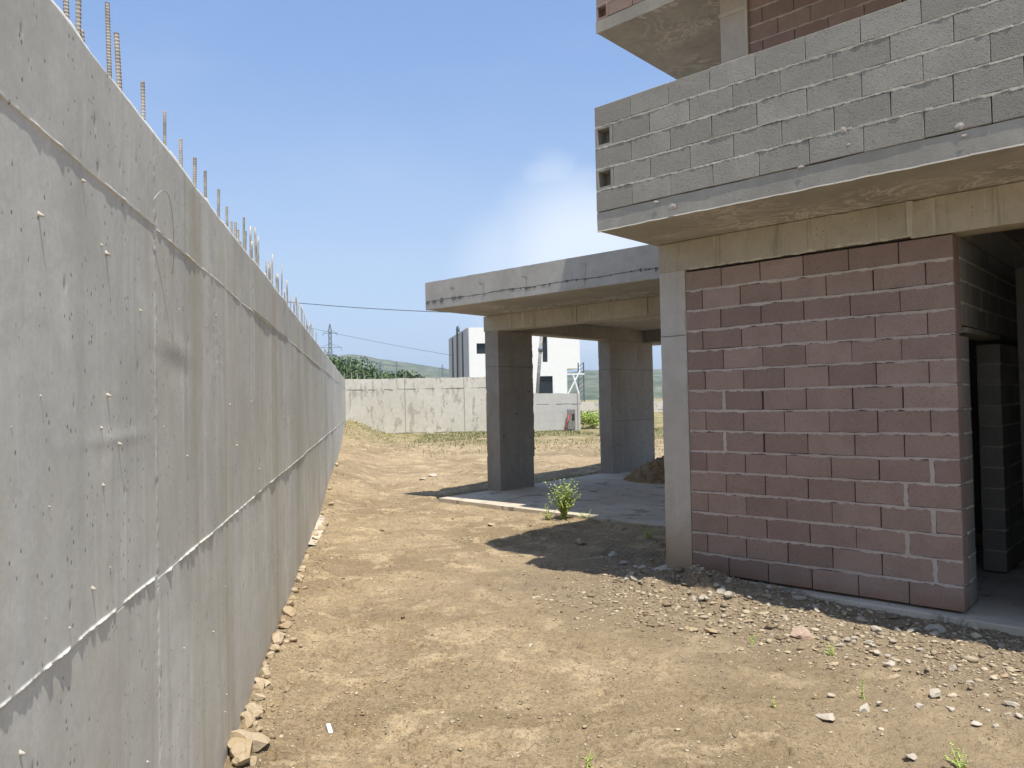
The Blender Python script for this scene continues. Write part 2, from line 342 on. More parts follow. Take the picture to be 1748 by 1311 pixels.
# ------------------------------------------------------------------ ground
FOOT = [tuple(hitz(*p)[:2]) for p in ((568, 1110), (600, 1070), (585, 1216), (610, 1022), (650, 1300), (612, 1162), (975, 1225), (1010, 1010), (575, 1020), (690, 945), (720, 1130), (1290, 1262), (640, 985), (840, 985))]
def ground_z(x, y, fine=True):
    x = np.asarray(x, float); y = np.asarray(y, float)
    t = x * UW[0] + y * UW[1]; dw = x * NW[0] + y * NW[1] - WD       # along / away from the retaining wall
    z = -.02 + .50 * sst(17, 31, y)
    z = z + (.27 * sst(11, 17, t) * (1 - sst(.1, 1.3, dw)) + .3 * sst(24, 30, t) * (1 - sst(.2, 2.0, dw))) * (dw > -.5)
    z = z + .55 * sst(32.5, 37, y) * sst(2.4, 3.4, x)                # bank behind the end of the far wall
    sx = (x - FB.o[0]) * FB.x[0] + (y - FB.o[1]) * FB.x[1]; dx = (x - FB.o[0]) * FB.y[0] + (y - FB.o[1]) * FB.y[1]
    heap = np.exp(-((sx - .15) / .85) ** 2 - ((dx + .35) / .36) ** 2)
    z = z + .13 * heap
    ccx = (x - FC.o[0]) * FC.x[0] + (y - FC.o[1]) * FC.x[1]; ccy = (x - FC.o[0]) * FC.y[0] + (y - FC.o[1]) * FC.y[1]
    flat = sst(-1.9, -1.5, ccy) * (1 - sst(6.2, 6.8, ccy)) * sst(-.9, -.3, ccx) * (1 - sst(6.5, 7, ccx))
    fl2 = sst(-.3, .3, dx) * sst(-.1, .3, sx) * (1 - sst(9, 10, sx)) * (1 - sst(9, 10, dx))
    if fine:
        r = np.hypot(x, y); a = 1 - sst(40, 80, r)
        n = .030 * fbm(x, y, .45, 3, 3) + .018 * fbm(x, y, 1.7, 4, 5, .6) + .012 * fbm(x, y, 7, 4, 9, .6)
        n = n + .011 * np.abs(fbm(x, y, 22, 3, 13, .6)) + .006 * fbm(x, y, 70, 2, 21)
        cl = fbm(x, y, 3.1, 3, 31); n = n - .05 * sst(.40, .62, cl) - .03 * sst(.35, .6, fbm(x, y, 5.5, 3, 37, .6)) + .02 * sst(.35, .6, fbm(x, y, 4.3, 3, 41))
        # tyre tracks running toward the viewer
        for (tx, w) in ((.0, .22), (1.55, .22)):
            cxx = tx - .02 * (y - 3) + .12 * np.sin(y * .35)
            k = np.exp(-((x - cxx) / w) ** 2) * (1 - sst(10, 18, y)); n = n * (1 - .35 * k) - .018 * k + .006 * k * np.sin(y * 38 + 6 * x)
        for (fx, fy) in FOOT:
            rr2 = ((x - fx) / .075) ** 2 + ((y - fy) / .05) ** 2; w_ = np.clip(1 + .5 * fbm(x, y, 14, 3, 99, .6), .3, 2)
            n = n - .038 * np.exp(-rr2 * w_ * 1.6) + .014 * np.exp(-(np.sqrt(rr2) - 1.7) ** 2 * 5) * w_
        n = n + .06 * heap * fbm(x, y, 6, 4, 77, .6) * 2
        z = z + n * a * (1 - flat) * (1 - fl2)
        z = z + .025 * sst(.5, .0, dw) * (dw > -.3)
    z = np.where(flat > .5, -.07, z); z = np.where(fl2 > .5, -.02, z)
    return z
def build_ground():
    k = pi / 180
    ang = np.concatenate([np.linspace(-180, -46, 60)[:-1], np.linspace(-46, 46, 820), np.linspace(46, 180, 60)[1:]]) * k
    rr = [.4]
    while rr[-1] < 3400:
        r = rr[-1]; rr.append(r * (1.06 if r < 2 else 1.0031 if r < 14 else 1.006 if r < 34 else 1.03 if r < 80 else 1.09))
    rr = np.array(rr); A, Rr = np.meshgrid(ang, rr, indexing='ij')
    x = Rr * np.sin(A); y = Rr * np.cos(A); z = ground_z(x, y)
    z = np.where(Rr > 3000, z, z)
    sx = (x - FB.o[0]) * FB.x[0] + (y - FB.o[1]) * FB.x[1]; dx = (x - FB.o[0]) * FB.y[0] + (y - FB.o[1]) * FB.y[1]
    nz = fbm(x, y, 1.6, 4, 51, .6)
    rub_shade = sst(-2.6, -.9, dx + nz * .7) * sst(-2.4, -.4, sx + nz) * (dx < 1) * .8
    rub_shade = np.maximum(rub_shade, sst(1.5, 3.2, sx + nz * .8) * sst(-2.9, -1.6, dx + nz * .5) * (dx < 1) * .9)
    veg = sst(24, 30, y + 5 * nz) * (1 - sst(60, 90, y)) * .8
    veg = np.maximum(veg, sst(90, 200, y) * .7)
    f = gridf(len(ang), len(rr))
    return npmesh('ground', np.stack([x, y, z], -1).reshape(-1, 3), f, MAT['ground'], attrs={'rub_shade': ('POINT', rub_shade), 'veg': ('POINT', veg)})
tag(build_ground(), 'bare sandy dirt ground with stones and tyre tracks', 'ground', kind='structure')

# ------------------------------------------------------------------ retaining wall on the left
def Wp(t, off, z): p = UW * t + NW * (WD + off); return (p[0], p[1], z)
FWt = empty('retaining_wall', 'long tall grey cast concrete wall running along the left, steel bars standing on its top', 'wall')
seams = [2.77, 5.10, 7.32, 9.8, 12.2, 14.6, 17, 19.4, 21.8, 24.2, 26.6]
def wall_face():
    ts = [-4.0]
    while ts[-1] < 30.4:
        t = ts[-1]; ts.append(t + (.3 if t < .6 else max(.0045, min(.16, .0042 * (t / 2) ** 2))))
    ts = np.array(ts); ts[-1] = 30.4; zs = np.unique(np.round(np.concatenate([np.linspace(-.35, 2.70, 300), np.linspace(1.125, 1.21, 60), np.linspace(2.325, 2.40, 54)]), 5))
    T, Z = np.meshgrid(ts, zs, indexing='ij')
    pi_ = np.searchsorted(seams, T)
    rnd = RS.uniform(-1, 1, (20, 3)); band = (Z > 2.37).astype(int) + (Z > 1.17).astype(int)
    off = rnd[pi_, band] * .003
    j1 = 2.37 - .012 * (T > 2.77) + .010 * fbm(T, T * 0, 1.5, 4, 2); j2 = 1.165 + .012 * (T < 2.77) + .010 * fbm(T, T * 0, 1.5, 4, 8)
    top = sst(-.001, .001, Z - j1)
    lipn = np.clip(.5 + fbm(T, T * 0, .9, 3, 14) * 1.5, .1, 1.6) * (T > 2.0)
    off = off + top * .0055 * np.clip(lipn - .25, .05, 1.3) + sst(-.001, .001, Z - j2) * .006 * np.clip(.05 + fbm(T, T * 0, 1.6, 4, 19, .65) * 2.2, .0, 1.5)
    # squeezed-out fins at the joints
    wz = .0026 + .0018 * np.clip(T / 4, .3, 4)
    fin2 = np.exp(-((Z - j2 - .004) / wz) ** 2); off = off + fin2 * .006 * np.clip(.5 + fbm(T, T * 0, 14, 4, 24, .7) * 1.8, 0, 1.3)
    fin1 = np.exp(-((Z - j1 - .004) / wz) ** 2); off = off + fin1 * .003 * np.clip(.4 + fbm(T, T * 0, 16, 4, 27, .7) * 1.8, 0, 1.3)
    dark = np.zeros_like(T); light = .4 * fin2 * np.clip(.4 + fbm(T, T * 0, 5, 3, 24), 0, 1) + .25 * fin1 * np.clip(.3 + fbm(T, T * 0, 6, 3, 26), 0, 1)
    for i, s_ in enumerate(seams):
        w = .010 + .0025 * s_
        m = np.exp(-((T - s_ - .012 * fbm(Z, Z * 0, 3, 3, i)) / (w * .55)) ** 2)
        nn = fbm(T, Z, 55, 3, 60 + i, .7)
        off = off + m * .003 * nn
        dark = np.maximum(dark, m * np.clip(.25 + 1.0 * nn, 0, 1) * .8)
        w2 = np.exp(-((T - s_ + .25) / .35) ** 2) * sst(1.7, 2.6, Z); dark = np.maximum(dark, w2 * .22 * np.clip(.5 + fbm(T, Z, 6, 4, 90 + i), 0, 1))
    # dark streaks, strongest just below the joints
    st = fbm(T * 9, Z * .5, 1, 4, 33, .6)
    for jj in (j1, j2): dark = np.maximum(dark, np.exp(-np.clip(jj - Z, 0, 9) / .16) * (Z < jj) * np.clip(st * 1.3 + .05, 0, 1) * .5)
    for _ in range(9):                                            # honeycombed patches
        tc_, zc = RS.uniform(1.5, 14), RS.uniform(.1, 2.6); m = np.exp(-((T - tc_) / RS.uniform(.1, .4)) ** 2 - ((Z - zc) / RS.uniform(.06, .3)) ** 2)
        nn = fbm(T, Z, 40, 3, 200 + _, .7); off = off + m * .0018 * nn; dark = np.maximum(dark, m * sst(.1, .5, nn) * .6)
    off = off + .003 * fbm(T, Z, .8, 3, 44) + .00045 * fbm(T, Z, 6, 4, 45, .6) + .0002 * fbm(T, Z, 30, 2, 46)
    bul = np.exp(-((T - 3.05) / .25) ** 2 - ((Z - 1.98 + .06 * (T - 3)) / .05) ** 2) - np.exp(-((T - 3.05) / .2) ** 2 - ((Z - 1.9 + .06 * (T - 3)) / .06) ** 2)
    off = off + .0032 * bul
    bul = np.exp(-((T - 2.35) / .28) ** 2 - ((Z - 1.665) / .02) ** 2); off = off + .0018 * bul
    # pits
    for _ in range(90):
        tc_ = 1.3 + 7 * RS.rand() ** 1.6; zc = RS.uniform(0, 2.65); rr_ = RS.uniform(.003, .006) * (1 + tc_ / 6); 
        sl_ = slice(max(0, np.searchsorted(ts, tc_ - .06)), np.searchsorted(ts, tc_ + .06)); zz = slice(np.searchsorted(zs, zc - .05), np.searchsorted(zs, zc + .05))
        m = np.exp(-((T[sl_, zz] - tc_) / rr_) ** 2 - ((Z[sl_, zz] - zc) / (rr_ * 2)) ** 2); off[sl_, zz] -= .0025 * m; dark[sl_, zz] = np.maximum(dark[sl_, zz], .75 * m)
    Zf = Z.copy(); Zf[:, -1] += .012 * fbm(ts, ts * 0, 6, 4, 70, .7)
    pan = rnd[pi_, band][..., ] if False else RS.uniform(0, 1, (20, 3))[pi_, band]
    olive = np.clip(sst(.05, .45, fbm(T * 2.6, Z * .22, 1, 5, 301, .6)) * (.25 + .75 * sst(2.7, 2.8, T)) * (Z < j1 + .3), 0, 1) * .55 + .12 * pan
    pale = sst(.25, .5, fbm(T * 7, Z * .45, 1, 5, 311, .65)) * .35; light = np.maximum(light, pale * sst(2.5, 3, T))
    dark = np.maximum(dark, sst(.22, .5, fbm(T * 11, Z * .4, 1, 5, 321, .65)) * .2 * sst(2.2, 3, T)); dark = np.maximum(dark, .10 * pan)
    P = UW[None, None, :] * T[..., None] + NW[None, None, :] * (WD + off)[..., None]; P[..., 2] = Zf
    n, k = T.shape; v = P.reshape(-1, 3); f = gridf(n, k)
    tp = v[np.arange(n) * k + k - 1] - NW * .27; bt = tp.copy(); bt[:, 2] = -.35; b0 = len(v)
    v = np.concatenate([v, tp, bt]); i = np.arange(n - 1)
    ft = np.stack([i * k + k - 1, (i + 1) * k + k - 1, b0 + i + 1, b0 + i], -1); fb = np.stack([b0 + i, b0 + i + 1, b0 + n + i + 1, b0 + n + i], -1)
    f = np.concatenate([f, ft, fb]); z_ = np.zeros(2 * n)
    o = npmesh('wall_body', v, f, MAT['wall'], FWt, True, {'olive': ('POINT', np.concatenate([olive.ravel(), z_])), 'dark': ('POINT', np.concatenate([dark.ravel(), z_])), 'light': ('POINT', np.concatenate([light.ravel(), z_]))})
    MBc = MB(); a, b_, c_, d_ = Wp(30.39, 0, -.3), Wp(30.39, 0, 2.69), Wp(30.39, -.26, 2.69), Wp(30.39, -.26, -.3)
    e = [Wp(-3.99, 0, -.3), Wp(-3.99, 0, 2.69), Wp(-3.99, -.26, 2.69), Wp(-3.99, -.26, -.3)]
    MBc.add([a, b_, c_, d_], [(0, 1, 2, 3)]).add(e, [(3, 2, 1, 0)]).build('wall_end', MAT['fascia'], FWt, fix=False)
wall_face()
def rebar(x, ytop, off, near):
    P0 = UW * 0 + NW * (WD + off); P = hitp(x, ytop, P0, NW); t = P @ UW; zt = P[2]
    if zt < 2.74: zt = 2.78
    lean = random.uniform(-.012, .012); lean2 = random.uniform(-.012, .012); m = MB(); r = random.choice((.0065, .0075, .008)); n = 10 if near else 6
    hgt = zt - 2.62; k = int(hgt / .0055) if near else 6; pts = []; rs = []
    for i in range(k + 1):
        u_ = i / k; pts.append(Wp(t + lean * u_ * u_, off + lean2 * u_, 2.62 + hgt * u_)); rs.append(r * (1.16 if (near and i % 2) else 1.0))
    m.tube(pts, rs, n).build('rebar', MAT['rust'], FWt, smooth=not near)
rb = [(117, -40), (131, -60), (145.5, 53), (189, 7), (206, 60), (244, 141), (280, 189), (309, 237), (330, 270), (350, 292), (371, 324), (387, 353),
      (395, 378), (401, 379), (406, 392), (414, 371), (417, 395), (412, 412), (425.6, 386), (429.4, 412), (436, 389), (441, 403), (439, 411), (451, 466), (455, 445), (458.7, 452),
      (461, 446), (464, 433), (469.6, 467), (475, 468), (479.5, 453), (487, 495), (490.5, 478), (496, 506), (502, 512), (506.5, 503), (509, 512), (513.5, 519), (517, 523),
      (519.5, 532), (523, 543), (526, 551), (528.4, 551), (530.7, 550), (533.5, 558), (539, 563), (554, 592), (556.5, 594)]
for i, (x, y) in enumerate(rb): rebar(x, y, -.045 if i % 3 else -.2, x < 420)
fm = MB(); tt_ = np.linspace(9.6, 13.2, 40); ww_ = .10 + .07 * fbm(tt_, tt_ * 0, 2, 4, 4, .7); z_ = .02 + .012 * fbm(tt_, tt_ * 0, 3, 3, 6)
fm.add([p for t_, w_, zz_ in zip(tt_, ww_, z_) for p in (Wp(t_, .001, zz_ + .02), Wp(t_, w_, zz_), Wp(t_, w_ + .02, -.2))], [(k * 3 + j, k * 3 + j + 1, k * 3 + 4 + j, k * 3 + 3 + j) for k in range(39) for j in range(2)]).build('footing', MAT['floor'], FWt, fix=False)
# cement lumps left on the formwork ties
def lump(t, z, s):
    m = MB(); n = 7; pts = []
    vs = []; L = s * random.uniform(.9, 1.7)
    for i in range(4):
        a = i / 3; rr_ = s * (.55 - .4 * a) * random.uniform(.8, 1.2)
        vs += [(rr_ * cos(2 * pi * k / n) * random.uniform(.7, 1.2), a * L * .9, rr_ * 1.5 * sin(2 * pi * k / n) * random.uniform(.7, 1.2) - a * L * .25) for k in range(n)]
    w = [tuple(np.array(Wp(t + p[0], -.004 + p[1], z + p[2]))) for p in vs]
    fs = [(i * n + k, i * n + (k + 1) % n, (i + 1) * n + (k + 1) % n, (i + 1) * n + k) for i in range(3) for k in range(n)] + [tuple(range(3 * n, 4 * n))]
    m.add(w, fs).build('tie_stub', MAT['mortar2'], FWt, smooth=True)
PW = NW * WD
for (x, y) in [(9, 282), (65, 365), (142, 308), (181, 432), (174, 418), (18, 728), (174, 730), (184, 674), (68, 675), (203, 757), (280, 728), (177, 828), (319, 778), (352, 555), (369, 538), (305, 528), (429, 685), (492, 745),
               (189, 968), (78, 1055), (83, 864), (159, 1004), (117, 1071), (363, 1078), (384, 1001), (313, 1106), (385, 1185), (337, 1125), (383, 1215), (36, 1285), (251, 1300), (278, 1235), (262, 368), (351, 740), (442, 800), (392, 690), (404, 760), (240, 530)]:
    P = hitp(x, y, PW, NW); t = P @ UW; lump(t, P[2], random.uniform(.005, .009) * (1 + t * .10))
P = hitp(262, 372, PW, NW); t0, z0 = P @ UW, P[2]
MB().tube([Wp(t0 - .06 + .26 * (i / 14), .012 + .03 * sin(pi * i / 14), z0 + .04 + .07 * sin(pi * i / 9) - .13 * (i / 14) ** 2) for i in range(15)], .0014, 5).build('tie_wire', MAT['wire'], FWt, smooth=True)

# ------------------------------------------------------------------ block work helpers (local frame coordinates)
def ribbon(m, x0, x1, z, h, yf, proud, depth, axis='x', seed=0, step=.010, drop=.4):
    n = max(3, int((x1 - x0) / step)); xs = np.linspace(x0, x1, n + 1)
    hu = h * (.5 + .35 * fbm(xs, xs * 0, 9, 4, seed, .7)); hl = h * (.55 + .75 * fbm(xs, xs * 0, 13, 4, seed + 5, .75))
    pr = proud * np.clip(.3 + 1.5 * fbm(xs, xs * 0, 17, 4, seed + 9, .75), -.6, 1.7)
    vs = []
    for i, x in enumerate(xs):
        zz = z + .003 * sin(x * 3 + seed)
        for (y, q_) in ((depth, zz + hu[i]), (-pr[i], zz + hu[i] * .8), (-pr[i] * .7, zz - hl[i]), (depth, zz - hl[i])):
            vs.append((x, yf + y, q_) if axis == 'x' else (yf - y, x, q_))
    fs = [(i * 4 + k, i * 4 + (k + 1) % 4, (i + 1) * 4 + (k + 1) % 4, (i + 1) * 4 + k) for i in range(n) for k in range(4)] + [(0, 1, 2, 3), (n * 4 + 3, n * 4 + 2, n * 4 + 1, n * 4)]
    m.add(vs, fs)
def head(m, x, z0, z1, w, yf, proud, depth):
    n = 8; vs = []
    for i in range(n + 1):
        z = z0 + (z1 - z0) * i / n; a, b_ = w * random.uniform(.35, .6), w * random.uniform(.35, .6)
        vs += [(x - a, yf + depth, z), (x - a, yf - proud, z), (x + b_, yf - proud, z), (x + b_, yf + depth, z)]
    m.add(vs, [(i * 4 + k, i * 4 + (k + 1) % 4, (i + 1) * 4 + (k + 1) % 4, (i + 1) * 4 + k) for i in range(n) for k in range(4)])
def holeblock(m, x0, x1, y0, y1, z0, z1, tint):          # block seen end-on with its open core toward -y
    w = .03
    m.box(x0, x0 + w, y0, y1, z0, z1, tint, .002).box(x1 - w, x1, y0, y1, z0, z1, tint, .002)
    m.box(x0 + w, x1 - w, y0, y1, z0, z0 + .022, tint).box(x0 + w, x1 - w, y0, y1, z1 - .02, z1, tint).box(x0 + w, x1 - w, y0 + .13, y1, z0 + .022, z1 - .02, tint)

# ------------------------------------------------------------------ the unfinished house
HB = empty('unfinished_house', 'unfinished two storey house of pink and grey blocks with concrete balcony, on the right', 'house', FB)
def wallx(x0, x1, y0, th, z0, n, pitch, mat, mort, name, first='full', side=1, ln=.39, skip=None, holes=(), bed=.018, proud=.007, parent=HB, gap=.0035, xend=None, wide=()):
    """courses along local x; side=+1: the pattern starts at x1 (corner on the right), -1: at x0"""
    b = MB(); mo = MB(); lab = 0
    for k in range(n):
        za, zb = z0 + k * pitch + bed / 2, z0 + (k + 1) * pitch - bed / 2
        full = ((k % 2 == 0) == (first == 'full')); e = [x1] if side > 0 else [x0]
        L = ln if full else ln / 2
        while True:
            nx = e[-1] - L if side > 0 else e[-1] + L; L = ln + random.uniform(-.006, .006)
            if (side > 0 and nx <= x0 + .05) or (side < 0 and nx >= x1 - .05): e.append(x0 if side > 0 else x1); break
            e.append(nx)
        e = sorted(e)
        for i in range(len(e) - 1):
            a, c = e[i], e[i + 1]; gp = gap * random.uniform(.5, 1.6); tt = random.random()
            if (k, i) in wide: gp = .016; head(mo, a, za - .004, zb + .004, .034, y0, .003, .05)
            a2 = a + gp if i else a; c2 = c - gp if i < len(e) - 2 else c
            dz = random.uniform(-.002, .002); dy = random.uniform(-.0004, .0004) if mat is MAT['grey'] else random.uniform(-.002, .002)
            if k in holes and ((side < 0 and i == 0)): holeblock(b, a2, c2, y0 + dy, y0 + th, za + dz, zb + dz, tt)
            else: b.box(a2, c2, y0 + dy, y0 + th, za + dz, zb + dz, tt, .0035, .0012)
        if k: ribbon(mo, x0 + .004, x1 - .004, z0 + k * pitch, bed * 1.25, y0, proud, .05, 'x', seed=k * 7 + int(abs(x0) * 10) + n)
    mo.box(x0 + .012, x1 - .012, y0 + .045, y0 + th - .012, z0 + .002, z0 + n * pitch - bed, .5) if not holes else mo.box(x0 + .2, x1 - .012, y0 + .045, y0 + th - .012, z0 + .002, z0 + n * pitch - bed, .5)
    o = b.build(name, mat, parent); mo.build('mortar', mort, o); return o
def wally(x0, th, ya, yb, z0, n, pitch, mat, mort, name, bed=.014, flip=0, zmax=None, gap=.0035):
    """courses along local y with the visible face at x0+th"""
    b = MB(); mo = MB()
    for k in range(n):
        za, zb = z0 + k * pitch + bed / 2, z0 + (k + 1) * pitch - bed / 2; y = ya; L = .39 if (k + flip) % 2 else .195
        while y < yb - .03:
            y2 = min(yb, y + L); y2 = yb if yb - y2 < .06 else y2; L = .39
            b.box(x0, x0 + th + random.uniform(-.002, .002), y + (gap if y > ya else 0), y2 - (gap if y2 < yb else 0), za, zb, random.random(), .0035, .001); y = y2
        if k: ribbon(mo, ya + .004, yb - .004, z0 + k * pitch, bed * 1.2, x0 + th, .005, .05, 'y', seed=k * 5 + int(ya * 10))
    mo.box(x0 + .012, x0 + th - .04, ya + .01, yb - .01, z0 + .002, z0 + n * pitch - bed)
    o = b.build(name, mat, HB); mo.build('mortar', mort, o); return o
# ground storey
MB().box(-.42, 7.6, -.10, 9, -.25, .035, ch=.01, jit=.004).build('foundation_slab', MAT['floor'], HB)
MB().rbox(-.29, 0.0, 0, .30, -.15, 3.0).build('column', MAT['conc'], HB)
cm = MB(); xs = np.linspace(-.287, -.003, 16); zz = 2.36 + .004 * fbm(xs, xs * 0, 9, 3, 5); cm.add([p for a, b_ in zip(xs, zz) for p in ((a, -.003, b_ + .003), (a, -.003, b_ - .004))], [(2 * k, 2 * k + 1, 2 * k + 3, 2 * k + 2) for k in range(15)]); cm.build('joint_seam', MAT['seam'], HB, fix=False)
wallx(.006, 2.33, .004, .19, .05, 15, .1955, MAT['pink'], MAT['mortar'], 'pink_block_wall', 'full', 1, wide=[(1, 6), (2, 5), (3, 6), (4, 5), (5, 6), (6, 1), (8, 1)])
wally(2.135, .19, .204, .46, .05, 11, .1955, MAT['grey'], MAT['mortar2'], 'door_side_wall', flip=1)
wally(2.135, .19, .204, 3.4, 2.28, 4, .18, MAT['grey'], MAT['mortar2'], 'wall_above_door', flip=0)
MB().box(2.137, 2.322, .44, 1.75, 2.232, 2.277, ch=.004).build('door_lintel', MAT['beam'], HB)
wally(2.135, .19, 1.70, 3.4, .05, 11, .1955, MAT['grey'], MAT['mortar2'], 'porch_side_wall')
MB().box(2.33, 2.60, 2.6, 2.9, .036, 3.0, ch=.006).build('porch_column', MAT['conc'], HB)
wallx(2.33, 6.2, 3.4, .19, .05, 16, .1955, MAT['grey'], MAT['mortar2'], 'porch_back_wall', 'half', 1)
MB().box(2.86, 6.19, .004, .19, .036, 2.98).build('front_light_blocker', MAT['pink'], HB)  # unseen wall added to narrow the opening and darken the porch
wally(2.87, .19, .2, 3.39, .05, 16, .18, MAT['grey'], MAT['mortar2'], 'porch_light_blocker')  # unseen side wall added to cut the light inside the porch
MB().box(6.2, 6.4, 0, 9, .036, 3.0).build('right_side_wall', MAT['grey'], HB)
MB().box(-.29, -.10, .31, 9, .036, 3.29).build('left_side_wall', MAT['pink'], HB)
MB().box(-.099, 6.19, 8.8, 9, .036, 3.29).build('rear_wall', MAT['grey'], HB)
MB().box(-.099, 2.13, 4.2, 4.4, .036, 3.29).build('room_partition', MAT['grey'], HB)
# ring beam under the balcony
bm_ = MB().rbox(-.29, 2.03, -.003, .25, 3.0, 3.288, axis=0).rbox(2.036, 6.4, -.004, .25, 2.985, 3.288, axis=0)
bo = bm_.build('ring_beam', MAT['beam'], HB)
rbm = MB(); rbm.box(2.012, 2.055, -.009, .0, 3.0, 3.285, jit=.003); ribbon(rbm, .05, 6.0, 3.008, .02, 0, .006, .01, 'x', 3); rbm.build('cement_fin', MAT['mortar2'], bo)
MB().box(2.13, 2.33, .26, 3.4, 3.0, 3.288).build('inner_beam', MAT['beam'], HB)
# balcony slab with its soffit, edge strip slightly proud
sb_ = MB().box(-.34, 7.6, -.955, 9.0, 3.292, 3.455, ch=.004)
so_ = sb_.build('balcony_slab', MAT['soffit'], HB)
eb = MB(); n = 220; xs = np.linspace(-.343, 7.6, n)
zt = 3.462 + .008 * fbm(xs, xs * 0, 4, 4, 1, .6); zb_ = 3.285 + .006 * fbm(xs, xs * 0, 9, 4, 2, .6); yo = -.963 - .004 * fbm(xs, xs * 0, 2, 4, 3)
vs = []
for i in range(n): vs += [(xs[i], -.95, zt[i]), (xs[i], yo[i] - .004, zt[i]), (xs[i], yo[i], zb_[i] + .012), (xs[i], yo[i] - .006, zb_[i]), (xs[i], -.95, zb_[i])]
eb.add(vs, [(i * 5 + k, i * 5 + (k + 1) % 5, (i + 1) * 5 + (k + 1) % 5, (i + 1) * 5 + k) for i in range(n - 1) for k in range(5)] + [tuple(range(5))])
eb.build('slab_edge', MAT['slabedge'], so_)
# grey block parapet and its return
pw = wallx(-.34, 7.6, -.975, .19, 3.462, 5, .1965, MAT['grey'], MAT['mortar2'], 'block_parapet', 'full', -1, holes=(1, 3), bed=.0125, proud=.005, gap=.002)
ret = MB()
for k in range(5):
    y = -.785 if k % 2 == 0 else -.785 + .195
    y0_ = -.785
    while y0_ < 1.75:
        y1_ = min(1.78, (y if y0_ == -.785 and k % 2 else y0_ + .39)); ret.box(-.34, -.15, y0_ + .003, y1_ - .003, 3.462 + k * .1965 + .005, 3.462 + (k + 1) * .1965 - .005, random.random(), .0035); y0_ = y1_
ret.build('parapet_return', MAT['grey'], HB)
sp_ = MB()      # spilled mortar patches on the slab edge
for (x, y) in [(1440, 222), (1448, 247), (1640, 215), (1645, 232), (1368, 285), (1120, 345), (1150, 352)]:
    P = FB.loc(hitp(x, y, FB.w(0, -.975, 0), FB.y)); w_ = random.uniform(.02, .05); hh = random.uniform(.012, .035); k = 9
    vs = [(P[0] + w_ * cos(2 * pi * i / k) * random.uniform(.5, 1.1), -.976, P[2] + hh * sin(2 * pi * i / k) * random.uniform(.5, 1.1)) for i in range(k)] + [(P[0], -.980, P[2])]
    MB().add(vs, [(i, (i + 1) % k, k) for i in range(k)]).build('mortar_splash', MAT['mortar'], so_, fix=False)
# upper storey
MB().rbox(-.68, -.34, 2.25, 2.58, 3.456, 6.80).build('upper_column', MAT['conc'], HB)
fn = MB(); fn.box(-.695, -.325, 2.235, 2.4, 6.56, 6.60, jit=.006); fn.box(-.345, -.315, 2.235, 2.27, 5.0, 6.77, jit=.004); fn.build('cement_fin', MAT['mortar2'], HB)
wallx(-.334, 7.2, 2.28, .19, 3.46, 16, .205, MAT['pink'], MAT['mortar'], 'upper_pink_block_wall', 'half', -1, gap=.003)
MB().box(-.68, -.49, 2.59, 9, 3.456, 6.79).build('upper_left_wall', MAT['pink'], HB)
MB().box(-.48, 7.2, 8.8, 9, 3.456, 6.79).build('upper_rear_wall', MAT['pink'], HB)
MB().box(7.2, 7.4, 2.28, 9, 3.456, 6.79).build('upper_right_wall', MAT['pink'], HB)
cx_, cy_ = -2.32, 1.85
us = MB().box(cx_, -.2, cy_, 9, 6.80, 6.96, ch=.006).box(-.33, 7.6, -.88, 1.845, 6.803, 6.958).box(-.199, 7.6, 1.85, 9, 6.803, 6.96, ch=.006).build('upper_slab', MAT['soffit'], HB)
e2 = MB(); n = 90; xs = np.linspace(cx_ - .004, -.2, n); zt = 6.965 + .01 * fbm(xs, xs * 0, 5, 4, 11, .6); zb_ = 6.795 + .008 * fbm(xs, xs * 0, 9, 4, 12, .6); vs = []
for i in range(n): vs += [(xs[i], cy_ + .005, zt[i]), (xs[i], cy_ - .009, zt[i]), (xs[i], cy_ - .006, zb_[i]), (xs[i], cy_ + .005, zb_[i])]
e2.add(vs, [(i * 4 + k, i * 4 + (k + 1) % 4, (i + 1) * 4 + (k + 1) % 4, (i + 1) * 4 + k) for i in range(n - 1) for k in range(4)])
e2.build('slab_edge', MAT['slabedge'], us)
wallx(cx_ + .01, -.2, cy_ - .01, .19, 6.965, 2, .2, MAT['pink'], MAT['mortar'], 'upper_parapet', 'half', -1, holes=(0, 2), bed=.012, proud=.008)
MB().box(cx_ + .01, cx_ + .2, cy_ + .19, 9, 6.97, 7.36).build('upper_parapet_side', MAT['pink'], HB)
MB().box(-.32, -.13, -.87, 1.82, 6.97, 8.3).build('front_parapet_side', MAT['pink'], HB)
MB().box(-.125, 7.6, -.87, -.68, 6.97, 8.3).build('front_parapet', MAT['pink'], HB)
# swirl marks and dark cement stains are in the slab material; small tie holes under the balcony
# ------------------------------------------------------------------ carport
CP = empty('carport', 'open concrete carport frame with thick flat roof on square pillars, beside the house', 'carport', FC)
P2E = 5.85
gf = MB(); zs_ = np.linspace(.6, 3.1, 120); w_ = .012 + .028 * np.clip(fbm(zs_, zs_ * 0, 9, 4, 9, .75) + .3, 0, 1)
gf.add([p for z_, a_ in zip(zs_, w_) for p in ((-.004, 1.02, z_), (.001, 1.03 + a_, z_), (-.010, 1.03 + a_, z_), (-.014, 1.02, z_))], [(k * 4 + j, k * 4 + (j + 1) % 4, k * 4 + 4 + (j + 1) % 4, k * 4 + 4 + j) for k in range(119) for j in range(4)]).build('grout_fin', MAT['pillar'], CP)
for (y0, y1) in ((0, 1.03), (3.93, P2E)):
    MB().rbox(-.35, 0, y0, y1, -.05, 3.118, chip=.03).build('pillar', MAT['pillar'], CP)
